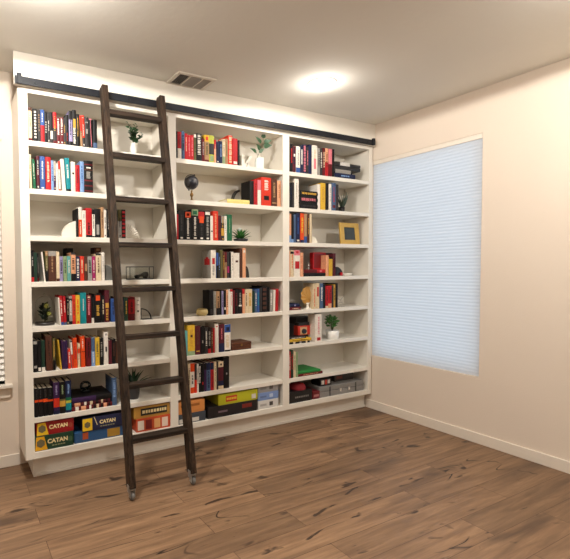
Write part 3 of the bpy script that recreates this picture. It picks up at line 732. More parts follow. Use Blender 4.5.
    sb('M', 5, 180, 310, 6.706, [
        (36, 52, 140, 'PT', {'m': []}), (54, 101, 102, 'Y', {'b': [(0, .14, 'PG')], 'm': [V('GD', .4), ('b', .6, .68, 'BR', .3)], 'n': 'thick yellow with pale green foot'}), (103, 138, 106, 'M', {'m': [V('BR', .4), ('b', .1, .14, 'GD', .6)]}), (140, 165, 112, 'K', {'m': [('b', .4, .5, 'GR', .3)]}),
        (167, 188, 116, 'D', {'m': [V('W', .4)]}), (189, 209, 118, 'K', {'b': [(0, .18, 'R')], 'm': [V('GR', .5)], 'n': 'black with red foot'}), (210, 222, 124, 'BR', {'m': [V('TA', .4)]}), (223, 234, 122, 'R', {'m': []}), (236, 260, 95, 'W', {'m': [('b', .9, .94, 'R', .4)]}),
        (262, 299, 96, 'M', {'b': [(0, .32, 'DB')], 'm': [V('PK', .2, .45, .85)], 'n': 'maroon with dark blue foot'}), (301, 341, 96, 'W', {'b': [(.7, 1, 'B'), (0, .06, 'K')], 'm': [V('C', .5, .15, .6), ('b', .76, .9, 'N', .5)], 'n': 'white with blue head'})])
    sb('M', 6, 180, 350, 7.125, [
        (60, 74, 100, 'C', {'m': [V('K', .4)]}), (76, 104, 95, 'W', {'b': [(.72, 1, 'O'), (0, .2, 'O')], 'm': [V('K', .4, .3, .6)], 'n': 'white with orange head and foot'}), (105, 121, 100, 'RO', {'b': [(.45, 1, 'D')], 'm': [], 'n': 'red-orange with charcoal upper half'}), (122, 134, 100, 'W', {'m': [V('D', .4)]}), (135, 150, 96, 'K', {'m': [V('W', .6, .3, .9)], 'n': 'black with grey speckles'}), (151, 174, 96, 'K', {'m': [('b', .25, .35, 'R', .3)]}),
        (175, 190, 96, 'P', {'b': [(.78, 1, 'K')], 'm': []}), (191, 219, 92, 'DB', {'b': [(0, .75, 'SL')], 'm': [V('DB', .4, .1, .7)], 'n': 'slate blue with dark blue head'}), (220, 242, 90, 'R', {'b': [(.75, 1, 'DB')], 'm': [V('DR', .4, .1, .7)], 'n': 'red with dark blue head'}), (243, 261, 85, 'C', {'m': [V('BR', .2)]}),
        (263, 274, 92, 'D', {'m': []}), (275, 311, 82, 'M', {'b': [(.8, 1, 'C'), (0, .12, 'C'), (.12, .3, 'DB')], 'm': [('b', .86, .93, 'K', .3)], 'n': 'maroon with cream head and foot'}), (313, 352, 50, 'K', {'m': [('b', .44, .5, 'GR', .2)], 'n': 'tall thick black', 'd': .2})])
    # ---------------- far bay
    sb('R', 0, 284, 135, 6.333, [
        (42, 56, 58, 'K', {'m': [V('R', .5)]}), (57, 76, 70, 'M', {'m': [V('N', .6), ('b', .6, .7, 'W', .5)]}), (78, 104, 72, 'W', {'b': [(0, .2, 'B')], 'm': [V('GR', .3)], 'n': 'white with blue foot'}), (106, 122, 66, 'N', {'m': [V('W', .6)]}), (123, 142, 60, 'N', {'m': [V('PK', .7, .05, .95)], 'n': 'navy with pink speckles'}),
        (144, 156, 74, 'D', {'m': [V('PK', .4)]}), (157, 177, 62, 'DB', {'m': []}), (179, 213, 66, 'W', {'m': [V('C', .4), ('b', .2, .55, 'PK', .4)], 'n': 'thick white'}), (215, 229, 84, 'GR', {'m': [V('K', .5)]}), (230, 245, 84, 'D', {'m': [V('W', .5)]}), (247, 262, 82, 'DR', {'m': [V('C', .5)]}),
        (263, 282, 84, 'R', {'b': [(.5, 1, 'PE')], 'm': [V('DR', .4)], 'n': 'red with peach upper half'}), (284, 306, 88, 'DR', {'b': [(.45, 1, 'PK')], 'm': [], 'n': 'dark red with pink upper half'}), (308, 320, 90, 'K', {'m': []})])
    sb('R', 1, 284, 170, 6.333, [
        (36, 54, 82, 'K', {'m': [V('N', .4)]}), (55, 66, 78, 'D', {'m': []}), (67, 95, 56, 'W', {'m': [V('GR', .2)], 'n': 'thick white'})])
    sb('R', 1, 284, 170, 6.333, [
        (214, 231, 90, 'W', {'m': [], 'n': 'plain white', 'd': .13}), (233, 264, 82, 'Y', {'m': [V('GD', .4)]}), (266, 283, 84, 'K', {'m': []}), (286, 302, 88, 'W', {'m': [V('GR', .3)], 'n': 'slim white'}), (304, 330, 82, 'SL', {'m': [V('R', .3), ('b', .1, .2, 'DR', .6)]}), (331, 347, 92, 'D', {'m': []})])
    sb('R', 2, 284, 205, 6.333, [
        (33, 47, 55, 'PE', {'b': [(0, .25, 'L')], 'm': []}), (48, 62, 52, 'K', {'b': [(0, .12, 'L')], 'm': []}), (64, 75, 60, 'SL', {'m': []}), (77, 103, 50, 'DB', {'m': [V('B', .3), ('b', .05, .1, 'W', .5)]}), (105, 128, 48, 'O', {'b': [(0, .1, 'N')], 'm': [V('Y', .5)]}), (129, 148, 52, 'TA', {'b': [(.0, .22, 'B')], 'm': []}), (150, 163, 56, 'BR', {'m': [V('GD', .4)]}), (164, 178, 54, 'C', {'m': []})])
    sb('R', 3, 284, 240, 6.333, [
        (28, 41, 70, 'PE', {'m': []}), (42, 64, 64, 'C', {'b': [(.86, .95, 'K')], 'm': [V('O', .3)]}), (66, 103, 64, 'W', {'b': [(.8, 1, 'PK'), (0, .1, 'W')], 'm': [('b', .3, .58, 'R', .7), ('b', .88, .96, 'R', .4)], 'n': 'thick white with red patches'}), (105, 124, 80, 'PE', {'m': [V('R', .3)]})])
    sb('R', 3, 284, 240, 6.333, [
        (268, 284, 96, 'PE', {'m': [], 'd': .07}), (287, 309, 108, 'Y', {'b': [(.9, 1, 'K')], 'm': [V('GD', .4)]}), (311, 329, 84, 'M', {'m': [V('K', .3)]}), (272, 306, 82, 'K', {'y': .14, 'd': .12, 'm': [], 'n': 'black book standing behind the peach and yellow ones', 'only': 1})])
    sb('R', 4, 284, 275, 6.333, [
        (186, 203, 56, 'C', {'m': [V('O', .3, .1, .8)], 'n': 'slim cream', 'd': .07}), (204, 226, 52, 'C', {'m': [('b', .48, .85, 'R', .45)], 'n': 'cream with red stripe'}), (229, 250, 54, 'SL', {'m': [V('W', .4)]}), (251, 264, 60, 'K', {'m': []}), (265, 282, 70, 'R', {'b': [(.0, .1, 'C')], 'm': [V('K', .3)]}), (283, 303, 68, 'R', {'b': [(0, .2, 'PE')], 'm': [V('DR', .4)]}),
        (304, 315, 64, 'D', {'m': []}), (316, 326, 60, 'GD', {'m': [V('K', .4)]}), (327, 342, 52, 'K', {'m': []})])
    sb('R', 5, 284, 305, 6.333, [(200, 241, 58, 'W', {'d': .10, 'm': [('b', .04, .15, 'R', .5), V('PK', .22, .25, .9)], 'n': 'thick white with red emblem'})])
    sb('R', 6, 284, 335, 6.333, [
        (31, 44, 105, 'R', {'m': [V('W', .3)]}), (45, 60, 98, 'DG', {'m': [V('R', .4)]}), (62, 76, 105, 'C', {'m': [V('G', .3)]}), (78, 89, 110, 'PG', {'m': []})])

# ------------------------------------------------------------------ ornaments, plants, boxes
def text_bm(s, size, extrude, bold=0.0, spacing=1.0):
    cu = bpy.data.curves.new('lettering', 'FONT'); cu.body = s; cu.size = size; cu.extrude = extrude; cu.offset = bold
    cu.align_x = 'CENTER'; cu.align_y = 'CENTER'; cu.space_character = spacing
    o = bpy.data.objects.new('lettering', cu); COL.objects.link(o)
    dg = bpy.context.evaluated_depsgraph_get(); dg.update()
    me = bpy.data.meshes.new_from_object(o.evaluated_get(dg))
    bpy.data.objects.remove(o); bpy.data.curves.remove(cu)
    return me

def lettering(name, s, size, mat, parent, x, y, z, sx=1.0, bold=0.0, spacing=1.0):
    """raised letters on a front that faces the room"""
    me = text_bm(s, size, .0006, bold, spacing)
    me.transform(Matrix.Translation((x, y, z)) @ Matrix.Rotation(PI / 2, 4, 'X') @ Matrix.Diagonal((sx, 1, 1, 1)))
    me.name = name; me.materials.clear(); me.materials.append(mat)
    o = bpy.data.objects.new(name, me); COL.objects.link(o); o.parent = parent
    return o

def fluted_fan(name, label, loc, r, flip, mat, t=.035, flutes=9, group=None):
    """quarter-round bookend with ribs fanning from its lower corner"""
    bm = B()
    s = -1 if flip else 1
    n = flutes * 4
    for (ya, yb) in ((0, t),):
        front, back = [], []
        cf = bm.verts.new((0, ya, 0)); cb = bm.verts.new((0, yb, 0))
        for i in range(n + 1):
            a = PI / 2 * i / n
            k = abs(math.sin(PI * flutes * i / n))
            rr = r * (1 - .05 * (1 - k))
            front.append(bm.verts.new((s * rr * math.cos(a), ya - .006 * k, rr * math.sin(a))))
            back.append(bm.verts.new((s * rr * math.cos(a), yb, rr * math.sin(a))))
        for i in range(n):
            bm.faces.new((cf, front[i], front[i + 1])); bm.faces.new((cb, back[i + 1], back[i]))
            bm.faces.new((front[i], back[i], back[i + 1], front[i + 1]))
        bm.faces.new((cf, cb, back[0], front[0])); bm.faces.new((cf, front[n], back[n], cb))
    o = link(name, bm, mat, None, loc)
    return tag(o, label, 'bookend', group)

def quarter_plate(bm, r, s, y0, y1, rin=0.0, seg=20, mi=0):
    pts = [(s * r * math.cos(PI / 2 * i / seg), r * math.sin(PI / 2 * i / seg)) for i in range(seg + 1)]
    if rin > 0:
        pts += [(s * rin * math.cos(PI / 2 * i / seg), rin * math.sin(PI / 2 * i / seg)) for i in range(seg, -1, -1)]
    else:
        pts += [(0, 0)]
    prism(bm, pts, y0, y1, mi)

def game_box(name, label, x0, x1, y0, d, z0, h, side, front=None, rz=0.0, cat='board game', group='board game boxes along the bottom shelves'):
    """lidded carton: the lid sleeves down over a slightly smaller tray"""
    g = thing(name, label, cat, (x0, y0, z0), group, rz)
    w = x1 - x0
    bm = B(); bx(bm, .002, w - .002, .002, d - .002, 0, h - .003, bev=.001); link('tray', bm, side, g)
    bm = B(); bx(bm, 0, w, 0, d, h * .12, h, bev=.0015); link('lid', bm, front or side, g)
    return g, w, h

def plaque(name, parent, x0, x1, z0, z1, mat, y=0.0, th=.0012):
    bm = B(); bx(bm, x0, x1, y - th, y + .001, z0, z1); return link(name, bm, mat, parent)

def hexagon(name, parent, x, z, r, mat, y=0.0):
    bm = B(); prism(bm, [(x + r * math.cos(PI / 3 * i + PI / 6), z + r * math.sin(PI / 3 * i + PI / 6)) for i in range(6)], y - .0022, y)
    return link(name, bm, mat, parent)

def ornaments():
    ivory = paint('ivory_ceramic', (236, 230, 216), rough=.4, var=.03)
    black = paint('black_iron', (30, 30, 32), rough=.45)
    slate = paint('grey_stone', (92, 92, 88), rough=.6, var=.15, scale=40)
    green = paint('leaf_green', (44, 82, 48), rough=.5, var=.3, scale=40)
    bright = paint('leaf_fresh_green', (62, 122, 54), rough=.5, var=.3, scale=40)
    aloe = paint('leaf_deep_green', (32, 66, 40), rough=.5, var=.3, scale=30)
    stem = paint('plant_stem', (78, 84, 50), rough=.6)
    vase_w = paint('white_glazed_vase', (236, 234, 228), rough=.18, var=.02)
    soil = paint('potting_soil', (46, 34, 26), rough=.95, var=.3, scale=120)
    brass = paint('aged_brass', (150, 116, 66), rough=.35, metal=.7)
    gl = glass('clear_glass', (248, 250, 248), 0.0, 1.12)
    # --- ladder bay, top: sprig in a white vase
    y = .11; p = on_y(133.4, 148, y); z = SZ[0]
    g = thing('sprig_in_vase', 'leafy green sprig in a small white vase behind the ladder', 'plant', (p.x, y, z))
    r = .024
    bm = B(); lathe(bm, [(0, .003), (r * .85, 0), (r, .012), (r, .065), (r * .72, .082), (r * .66, .09), (r * .72, .098), (r * .6, .098), (r * .55, .09), (0, .085)], 26); link('vase', bm, vase_w, g)
    bm = B(); bl = B()
    for (dx, dy, hh) in ((-.035, .01, .235), (.028, .0, .23), (.07, -.01, .165), (-.014, -.015, .19), (.0, .02, .205), (.012, -.01, .215)):
        pts = [(dx * t ** 1.3, dy * t, .08 + (hh - .08) * t) for t in (0, .25, .5, .75, 1)]
        tube(bm, pts, .0016, 6)
        for k in range(13):
            t = .28 + .72 * k / 12
            b = Vector((dx * t ** 1.3, dy * t, .08 + (hh - .08) * t)); a = k * 2.4
            leaf(bl, b, b + Vector((math.cos(a) * .03, math.sin(a) * .03, .012)), .02, (math.cos(a + .5) * .3, -.7, .5), fold=.2)
    link('stem', bm, stem, g); link('foliage', bl, green, g)
    # --- ladder bay, third: pair of fluted white fans
    z = SZ[2]; y = .05
    xl = on_y(55 + 158 / 6.706, 232, y).x
    bm = B(); quarter_plate(bm, .112, -1, 0, .04)
    tag(link('round_bookend', bm, ivory, None, (xl, y, z)), 'plain white quarter-round bookend propping the white and orange book', 'bookend')
    xr = on_y(55 + 472 / 6.706, 232, y).x
    fluted_fan('fan_bookend', 'white fluted shell bookend after the black book with red squares', (xr, y, z), .105, False, ivory, group=None)
    # --- ladder bay, fourth: dark quarter-round bookend and a model in a glass case
    z = SZ[3]; y = .06
    x = on_y(105.3, 272, y).x
    bm = B(); quarter_plate(bm, .108, 1, 0, .045)
    for v in bm.verts: v.co.x *= .7
    tag(link('stone_bookend', bm, slate, None, (x, y, z)), 'dark grey quarter-round stone bookend beside the white book behind the ladder', 'bookend')
    y = .09; x0 = on_y(129.8, 275, y).x; x1 = on_y(153.8, 275, y).x; w = x1 - x0; hh = .092
    g = thing('display_case', 'small glass display case with a dark scale model inside, behind the ladder', 'display case', (x0, y, z))
    bm = B(); bx(bm, 0, w, 0, .085, 0, .008, bev=.001); link('base', bm, black, g)
    bm = B()
    for (a, b2) in ((0, .004), (w - .004, w)):
        for (c, d) in ((0, .004), (.081, .085)): bx(bm, a, b2, c, d, .008, hh)
    bx(bm, 0, w, 0, .085, hh - .001, hh + .005)
    link('case_frame', bm, black, g)
    bm = B(); bx(bm, .003, w - .003, .001, .003, .008, hh); bx(bm, .003, w - .003, .082, .084, .008, hh); link('pane', bm, gl, g)
    dk = paint('dark_model', (40, 40, 36), rough=.4)
    g2 = thing('model_vehicle', 'dark scale model standing inside the small glass case', 'model', (x0 + w * .56, y + .042, z + .008))
    bm = B()
    prism(bm, [(-.055, .012), (.05, .012), (.052, .026), (.046, .046), (.03, .05), (.012, .04), (-.005, .032), (-.04, .026), (-.055, .02)], -.016, .016); link('body', bm, dk, g2)
    for xx in (-.035, .03):
        for s in (-1, 1):
            bm = B(); bmesh.ops.create_cone(bm, cap_ends=True, segments=18, radius1=.012, radius2=.012, depth=.007, matrix=Matrix.Translation((xx, s * .018, .012)) @ Matrix.Rotation(PI / 2, 4, 'X')); link('wheel', bm, black, g2)
    # --- ladder bay, fifth: glass cloche and an arc bookend
    z = SZ[4]; y = .10
    p0 = on_y(36.2, 325, y); p1 = on_y(56.8, 325, y); r = (p1.x - p0.x) / 2 * .93; cx = (p0.x + p1.x) / 2 - .012; top = on_y(46.5, 295, y).z - z
    g = thing('glass_cloche', 'clear glass dome on a dark base with yellow-green flowers inside', 'cloche', (cx, y, z))
    bm = B(); lathe(bm, [(0, 0), (r * 1.02, 0), (r * 1.04, .006), (r * 1.0, .018), (r * .9, .02), (0, .02)], 36); link('base', bm, paint('dark_wood_base', (34, 28, 24), rough=.4), g)
    bm = B()
    hs = top - r
    prof = [(r * .92, .0205), (r * .92, hs)] + [(r * .92 * math.cos(a), hs + r * .92 * math.sin(a)) for a in [PI / 2 * i / 10 for i in range(1, 10)]] + [(0, hs + r * .92)]
    lathe(bm, prof, 36); sphere(bm, (0, 0, hs + r * .92 + .008), .009, seg=14); link('dome', bm, gl, g)
    g2 = thing('flower_sprig', 'yellow-green flowers with dark leaves inside the glass dome', 'plant', (cx, y, z + .02))
    bm = B(); bl = B(); fl = B()
    yel = paint('flower_yellow_green', (160, 160, 70), rough=.6, var=.3, scale=60)
    for i in range(22):
        a = i * 2.4; rr = r * .55 * ((i % 5) + 2) / 6; zz = .01 + .1 * (i / 22)
        b = Vector((rr * .3 * math.cos(a), rr * .3 * math.sin(a), zz))
        leaf(bl, b, b + Vector((rr * math.cos(a), rr * math.sin(a), .028)), .026, (0, -.6, .7))
    tube(bm, [(0, 0, 0), (.004, 0, .05), (.0, -.005, .1)], .003, 6)
    tube(bm, [(0, 0, 0), (.012, -.01, .035), (.02, -.018, .055)], .0025, 6)
    for c in ((.008, -.016, .108), (.024, -.026, .056)):
        for i in range(9):
            a = i * 2 * PI / 9
            leaf(fl, c, (c[0] + .018 * math.cos(a), c[1] - .006, c[2] + .018 * math.sin(a)), .013, (0, -1, 0))
        sphere(fl, (c[0], c[1] - .004, c[2]), .006, seg=10)
    link('stem', bm, stem, g2); link('foliage', bl, paint('dark_leaf', (30, 44, 34), rough=.5, var=.3), g2); link('flower', fl, yel, g2)  # foliage in its own dark green
    x = on_y(141.2, 316, .05).x
    bm = B(); quarter_plate(bm, .082, 1, 0, .006, .074); bx(bm, 0, .08, -.03, .04, 0, .002); bx(bm, 0, .003, 0, .006, 0, .08)
    tag(link('arc_bookend', bm, black, None, (x, .05, z)), 'thin black arc bookend beside the white spotted book behind the ladder', 'bookend')
    # --- ladder bay, seventh: flat stack, glass knot, blue book, aloe
    z = SZ[6]
    x0 = on_y(27 + 270 / 6, 403, .012).x; x1 = on_y(27 + 512 / 6, 402, .012).x
    grp = 'books lying flat on the seventh shelf of the ladder bay'
    zz = z
    for (h, ck, lab, bands, ins) in ((.028, 'DR', 'lowest flat book of the pile under the glass knot, red and white spotted spine', [(.08, .16, 'W'), (.22, .34, 'PE'), (.42, .47, 'W'), (.52, .58, 'K'), (.6, .66, 'C'), (.7, .76, 'K'), (.78, .86, 'PE'), (.9, .95, 'K')], 0),
                                     (.026, 'M', 'second flat book up in the pile under the glass knot, dark red spotted spine', [(.05, .2, 'PE'), (.3, .36, 'W'), (.45, .52, 'C'), (.6, .68, 'K'), (.75, .8, 'C'), (.88, .93, 'K')], .006),
                                     (.036, 'K', 'topmost flat book of the pile under the glass knot, black and purple', [(.0, .6, 'P')], .002)):
        flat_book(x0 + ins, x1 - ins * 2, zz, zz + h, .014 + ins, .24, ck, lab, bands, [], grp)
        zz += h + .0004
    knot = paint('dark_glass', (26, 34, 34), rough=.08, var=.1)
    xx = on_y(85.5, 388, .14).x
    g = thing('glass_knot', 'dark glossy knot ornament on top of the flat book pile', 'ornament', (xx, .15, zz))
    bm = B(); bx(bm, -.03, .03, -.02, .02, 0, .012, bev=.004); link('base', bm, knot, g)
    bm = B(); pts = []
    for i in range(49):
        a = 2 * PI * i / 48
        pts.append((.022 * math.sin(a) + .014 * math.sin(2 * a), .010 * math.cos(3 * a), .036 + .022 * math.cos(a) + .008 * math.cos(2 * a)))
    tube(bm, pts, .009, 10); link('loop', bm, knot, g)
    xb = on_y(27 + 492 / 6, 395, .03).x
    h = on_y(110, 377, .05).z - z
    o = make_book('book', .034, min(h, .24), .16, 'SL', [], [('v', .25, .9, 'L', .5)], (x1 + .018, .014, z), (0, 0, 0))
    tag(o, 'upright slate blue book closing the flat book pile, beside the ladder', 'book', 'upright books on the seventh shelf of the ladder bay')
    p = on_y(133.5, 398, .12)
    g = thing('aloe_in_pot', 'spiky green aloe in a dark pot behind the lower ladder rungs', 'plant', (p.x, .12, z))
    dkp = paint('dark_pot', (42, 40, 40), rough=.5)
    bm = B(); lathe(bm, [(0, 0), (.04, 0), (.045, .03), (.05, .085), (.053, .088), (.053, .098), (.046, .098), (.044, .085), (0, .084)], 28); link('pot', bm, dkp, g)
    bm = B(); lathe(bm, [(0, .088), (.0445, .0875)], 24); link('soil', bm, soil, g)
    bm = B()
    for i in range(17):
        a = i * 2.399; t = i / 17
        l = .16 - .03 * t; up = .35 + 1.1 * t
        d = Vector((math.cos(a) * math.cos(up), math.sin(a) * math.cos(up), math.sin(up)))
        b = Vector((math.cos(a) * .012, math.sin(a) * .012, .086))
        e = b + d * l
        if e.y > .175: e.y = .175
        leaf(bm, b, e, .024, (-math.cos(a) * math.sin(up), -math.sin(a) * math.sin(up), math.cos(up)), fold=.5, shape=.75)
    link('foliage', bm, aloe, g)
    # --- middle bay, top: white letters, vase with big-leaf cutting
    z = SZ[0]
    letter_w = paint('white_letters', (244, 240, 228), rough=.45, var=.01)
    def letter(ch, pxl, pxr, y, top, label, poly):
        x0 = on_y(pxl, 162, y).x; x1 = on_y(pxr, 164, y).x; h = on_y((pxl + pxr) / 2, top, y).z - z
        bm = B()
        for pl in poly: prism(bm, [(a * (x1 - x0), b * h) for a, b in pl], 0, .03)
        tag(link('letter_ornament', bm, letter_w, None, (x0, y, z)), label, 'letter')
    letter('K', 241.6, 252.5, .12, 155.5, 'white letter K ornament next to the black book end', [
        [(0, 0), (.3, 0), (.3, 1), (0, 1)], [(.3, .38), (.72, 1), (1, 1), (.5, .34), (.3, .2)], [(.44, .44), (.62, .56), (1, 0), (.68, 0)]])
    letter('J', 257.2, 263.8, .13, 157.0, 'white letter ornament half behind the vase of big leaves', [
        [(.45, 0), (1, 0), (1, 1), (.15, 1), (.15, .84), (.45, .84)]])
    y = .06; p = on_y(257.5, 168, y)
    g = thing('cutting_in_vase', 'cutting with large oval leaves in a white glass bottle vase', 'plant', (p.x, y, z))
    milk = paint('milk_glass', (234, 236, 230), rough=.12, var=.02)
    vh = on_y(257.5, 158.2, y).z - z
    bm = B(); lathe(bm, [(0, .002), (.018, 0), (.0215, .008), (.0215, vh * .72), (.018, vh * .88), (.013, vh * .92), (.015, vh), (.011, vh), (.01, vh * .9), (0, vh * .86)], 28); link('vase', bm, milk, g)
    bm = B(); bl = B()
    def W(cxp, cyp, dy=0.0):
        q = on_y(230 + cxp / 9.5, 130 + cyp / 9.5, y + dy); return Vector((q.x - p.x, dy, q.z - z))
    root = Vector((0, 0, vh * .8))
    tube(bm, [root, W(262, 250), W(285, 200), W(312, 140, .01), W(318, 70, .01)], .0016, 6)
    tube(bm, [W(265, 245), W(250, 210, -.01), W(235, 190, -.012)], .0013, 6)
    for (b0, b1, wd, dy0, dy1, nrm) in (((312, 78), (325, 22), .030, .01, .0, (0, -1, .2)), ((298, 125), (236, 58), .022, .0, -.02, (.3, -.8, .5)), ((322, 112), (398, 100), .028, .01, -.01, (0, -.5, .8)),
                              ((318, 152), (398, 145), .036, .01, -.03, (0, -.8, .6)), ((285, 185), (250, 132), .026, .0, -.02, (0, -.8, .4)), ((250, 212), (190, 172), .022, -.01, -.03, (0, -.5, .8)), ((275, 215), (325, 172), .022, 0, .0, (0, -.6, .7))):
        leaf(bl, W(*b0, dy0), W(*b1, dy1), wd * 1.35, Vector(nrm) * .25 + Vector((-.35, -.9, -.1)), n=8, fold=.15)
    link('stem', bm, stem, g); link('foliage', bl, green, g)
    # --- middle bay, second: globe, yellow book with stone arch bookend
    z = SZ[1]; y = .07
    c = on_y(191.6, 182.6, y); r = .054; p = on_y(190.6, 199, y)
    g = thing('desk_globe', 'small dark globe on a turned brass stand', 'globe', (c.x, y, z))
    cz = c.z - z
    m, nt, pb = new_mat('globe_map'); tc = nt.nodes.new('ShaderNodeTexCoord'); nz = nt.nodes.new('ShaderNodeTexNoise'); nz.inputs['Scale'].default_value = 22; nz.inputs['Detail'].default_value = 5
    cr = nt.nodes.new('ShaderNodeValToRGB'); cr.color_ramp.elements[0].position = .5; cr.color_ramp.elements[0].color = lin((34, 36, 44)); cr.color_ramp.elements[1].position = .56; cr.color_ramp.elements[1].color = lin((84, 84, 88))
    nt.links.new(tc.outputs['Object'], nz.inputs['Vector']); nt.links.new(nz.outputs['Fac'], cr.inputs['Fac']); nt.links.new(cr.outputs['Color'], pb.inputs['Base Color']); pb.inputs['Roughness'].default_value = .3
    bm = B(); sphere(bm, (0, 0, cz), r, seg=32); link('ball', bm, m, g)
    ang = math.radians(-23)
    bm = B(); pts = []
    for i in range(25):
        a = -PI / 2 - ang + PI * i / 24
        pts.append(((r + .006) * math.cos(a) * -1, 0, cz + (r + .006) * math.sin(a)))
    tube(bm, pts, .003, 8)
    sphere(bm, (pts[-1][0], 0, pts[-1][2] + .004), .007, seg=12); sphere(bm, (pts[0][0], 0, pts[0][2] - .003), .006, seg=12)
    link('meridian', bm, black, g)
    bm = B(); hb = cz - r
    lathe(bm, [(0, 0), (.026, 0), (.027, .006), (.02, .01), (.008, .014), (.006, hb * .35), (.013, hb * .5), (.013, hb * .62), (.006, hb * .75), (.008, hb - .006), (0, hb - .004)], 24); link('stand', bm, brass, g)
    xa = on_y(226.2, 202, .03).x; xb = on_y(249.6, 203, .012).x
    PAL['PY'] = ('pale yellow', (226, 210, 130))
    flat_book(xa, xb, z, z + .034, .012, .14, 'PY', 'pale yellow book lying flat in front of the grey arch bookend', [], [], None)
    x = on_y(241.8, 196, .2).x
    bm = B(); quarter_plate(bm, .075, -1, 0, .04, .066); quarter_plate(bm, .066, -1, .003, .037, 0, mi=1)
    zt = on_y(240, 190.2, .2).z - z
    o = link('arch_bookend', bm, [black, paint('pale_stone', (178, 172, 164), rough=.5, var=.15)], None, (x - .03, .185, z)); o.scale = (1, 1, zt / .075)
    tag(o, 'black-rimmed grey arch bookend standing behind the flat yellow book', 'bookend')
    # --- middle bay, third: succulent
    z = SZ[2]; y = .06; xa = on_y(234.6, 240, y).x; xb = on_y(246.8, 240, y).x
    g = thing('succulent_in_pot', 'small green succulent in a low dark dish after the green book', 'plant', ((xa + xb) / 2, y, z))
    r = (xb - xa) / 2
    bm = B(); lathe(bm, [(0, 0), (r * .8, 0), (r * .98, .01), (r, .022), (r * .9, .022), (r * .86, .016), (0, .016)], 28); link('dish', bm, black, g)
    bm = B()
    for i in range(30):
        a = i * 2.399; t = (i + 1) / 30; up = .25 + 1.15 * (1 - t)
        l = .048 + .058 * (1 - abs(t - .45))
        b = Vector((math.cos(a) * r * .35 * t, math.sin(a) * r * .35 * t, .016))
        d = Vector((math.cos(a) * math.cos(up), math.sin(a) * math.cos(up), math.sin(up)))
        leaf(bm, b, b + d * l, .023, (-math.cos(a) * math.sin(up), -math.sin(a) * math.sin(up), math.cos(up)), fold=.5, shape=.8)
    link('foliage', bm, bright, g)
    gp = paint('pale_globe_flower', (190, 196, 186), rough=.5, var=.15)
    bm = B(); tube(bm, [(.0, .02, .02), (.002, .018, .085)], .002, 6); sphere(bm, (.002, .016, .098), .017, seg=14); link('flower_head', bm, gp, g)
    # --- middle bay, fourth: black curved bookend
    z = SZ[3]; y = .05; x = on_y(246.2, 272, y).x
    bm = B(); quarter_plate(bm, .1, 1, 0, .04, .0)
    o = link('curved_bookend', bm, black, None, (x, y, z)); o.scale = (.3, 1, .95)
    tag(o, 'narrow black curved bookend against the peach book', 'bookend')
    # --- middle bay, fifth: gold bowl
    z = SZ[4]; y = .05; xa = on_y(196.6, 310, y).x; xb = on_y(207.3, 310, y).x; r = (xb - xa) / 2
    g = thing('gold_bowl', 'small rounded gold bowl before the thick black book', 'bowl', ((xa + xb) / 2, y, z))
    bm = B(); lathe(bm, [(0, 0), (r * .6, 0), (r * .95, r * .3), (r, r * .62), (r * .9, r * .98), (r * .74, r * 1.12), (r * .7, r * 1.08), (r * .84, r * .9), (r * .9, r * .6), (r * .8, r * .3), (0, r * .15)], 32); link('bowl', bm, paint('soft_gold', (214, 192, 132), rough=.3, metal=.1, var=.1), g)
    bm = B(); lathe(bm, [(r * .72, r * 1.09), (r * .78, r * 1.14), (r * .86, r * 1.06)], 32); link('rim', bm, brass, g)
    # --- middle bay, sixth: wooden box
    z = SZ[5]; y = .02; xa = on_y(231.6, 345, y).x; xb = on_y(251.6, 345, y).x; h = on_y(241, 343.2, y).z - z
    wb = wood('carved_box_wood', (62, 34, 22), (120, 72, 48), 'X')
    g = thing('wooden_box', 'carved brown wooden box with lid beside the white and blue book', 'box', (xa, y, z))
    w = xb - xa; h = .062
    bm = B(); bx(bm, .002, w - .002, .002, .158, 0, h * .62, bev=.002); link('body', bm, wb, g)
    bm = B(); bx(bm, 0, w, 0, .16, h * .64, h, bev=.004); link('lid', bm, wb, g)
    bm = B(); bx(bm, w / 2 - .008, w / 2 + .008, -.002, .003, h * .5, h * .78, bev=.001); link('clasp', bm, brass, g)
    # --- far bay, top: flat pile with a black case
    z = SZ[0]; xa = on_y(284 + 322 / 6.333, 176, .02).x; xb = on_y(284 + 452 / 6.333, 177, .02).x
    grp = 'things piled flat on the top shelf of the far bay'
    flat_book(xa, xb, z, z + .046, .02, .2, 'DB', 'lowest dark blue flat book of the pile under the black case', [], [('v', .3, .7, 'L', .3)], grp)
    flat_book(xa, xb - .03, z + .0465, z + .082, .025, .2, 'GR', 'grey flat book in the middle of the pile under the black case', [(0, .05, 'K'), (.9, 1, 'K')], [], grp)
    g = thing('black_case', 'black flat case with a white label topping the pile', 'case', (xa, .03, z + .0825), grp)
    w = on_y(284 + 486 / 6.333, 168, .03).x - xa; h = .072
    cs = paint('black_plastic', (26, 26, 28), rough=.4)
    bm = B(); bx(bm, 0, w, 0, .18, 0, h * .48, bev=.006); link('tray', bm, cs, g)
    bm = B(); bx(bm, .0, w, 0, .18, h * .5, h * .86, bev=.006); bx(bm, .02, w * .55, .01, .17, h * .86, h, bev=.004); link('lid', bm, cs, g)
    plaque('label_plate', g, w * .22, w * .58, h * .5, h * .92, paint('label_white', (206, 202, 194), rough=.6))
    # --- far bay, second: flat pile of three and a spiky plant
    z = SZ[1]; xa = on_y(284 + 97 / 6.333, 203, .02).x; xb = on_y(284 + 212 / 6.333, 204, .02).x
    grp = 'books lying flat on the second shelf of the far bay'
    zz = z
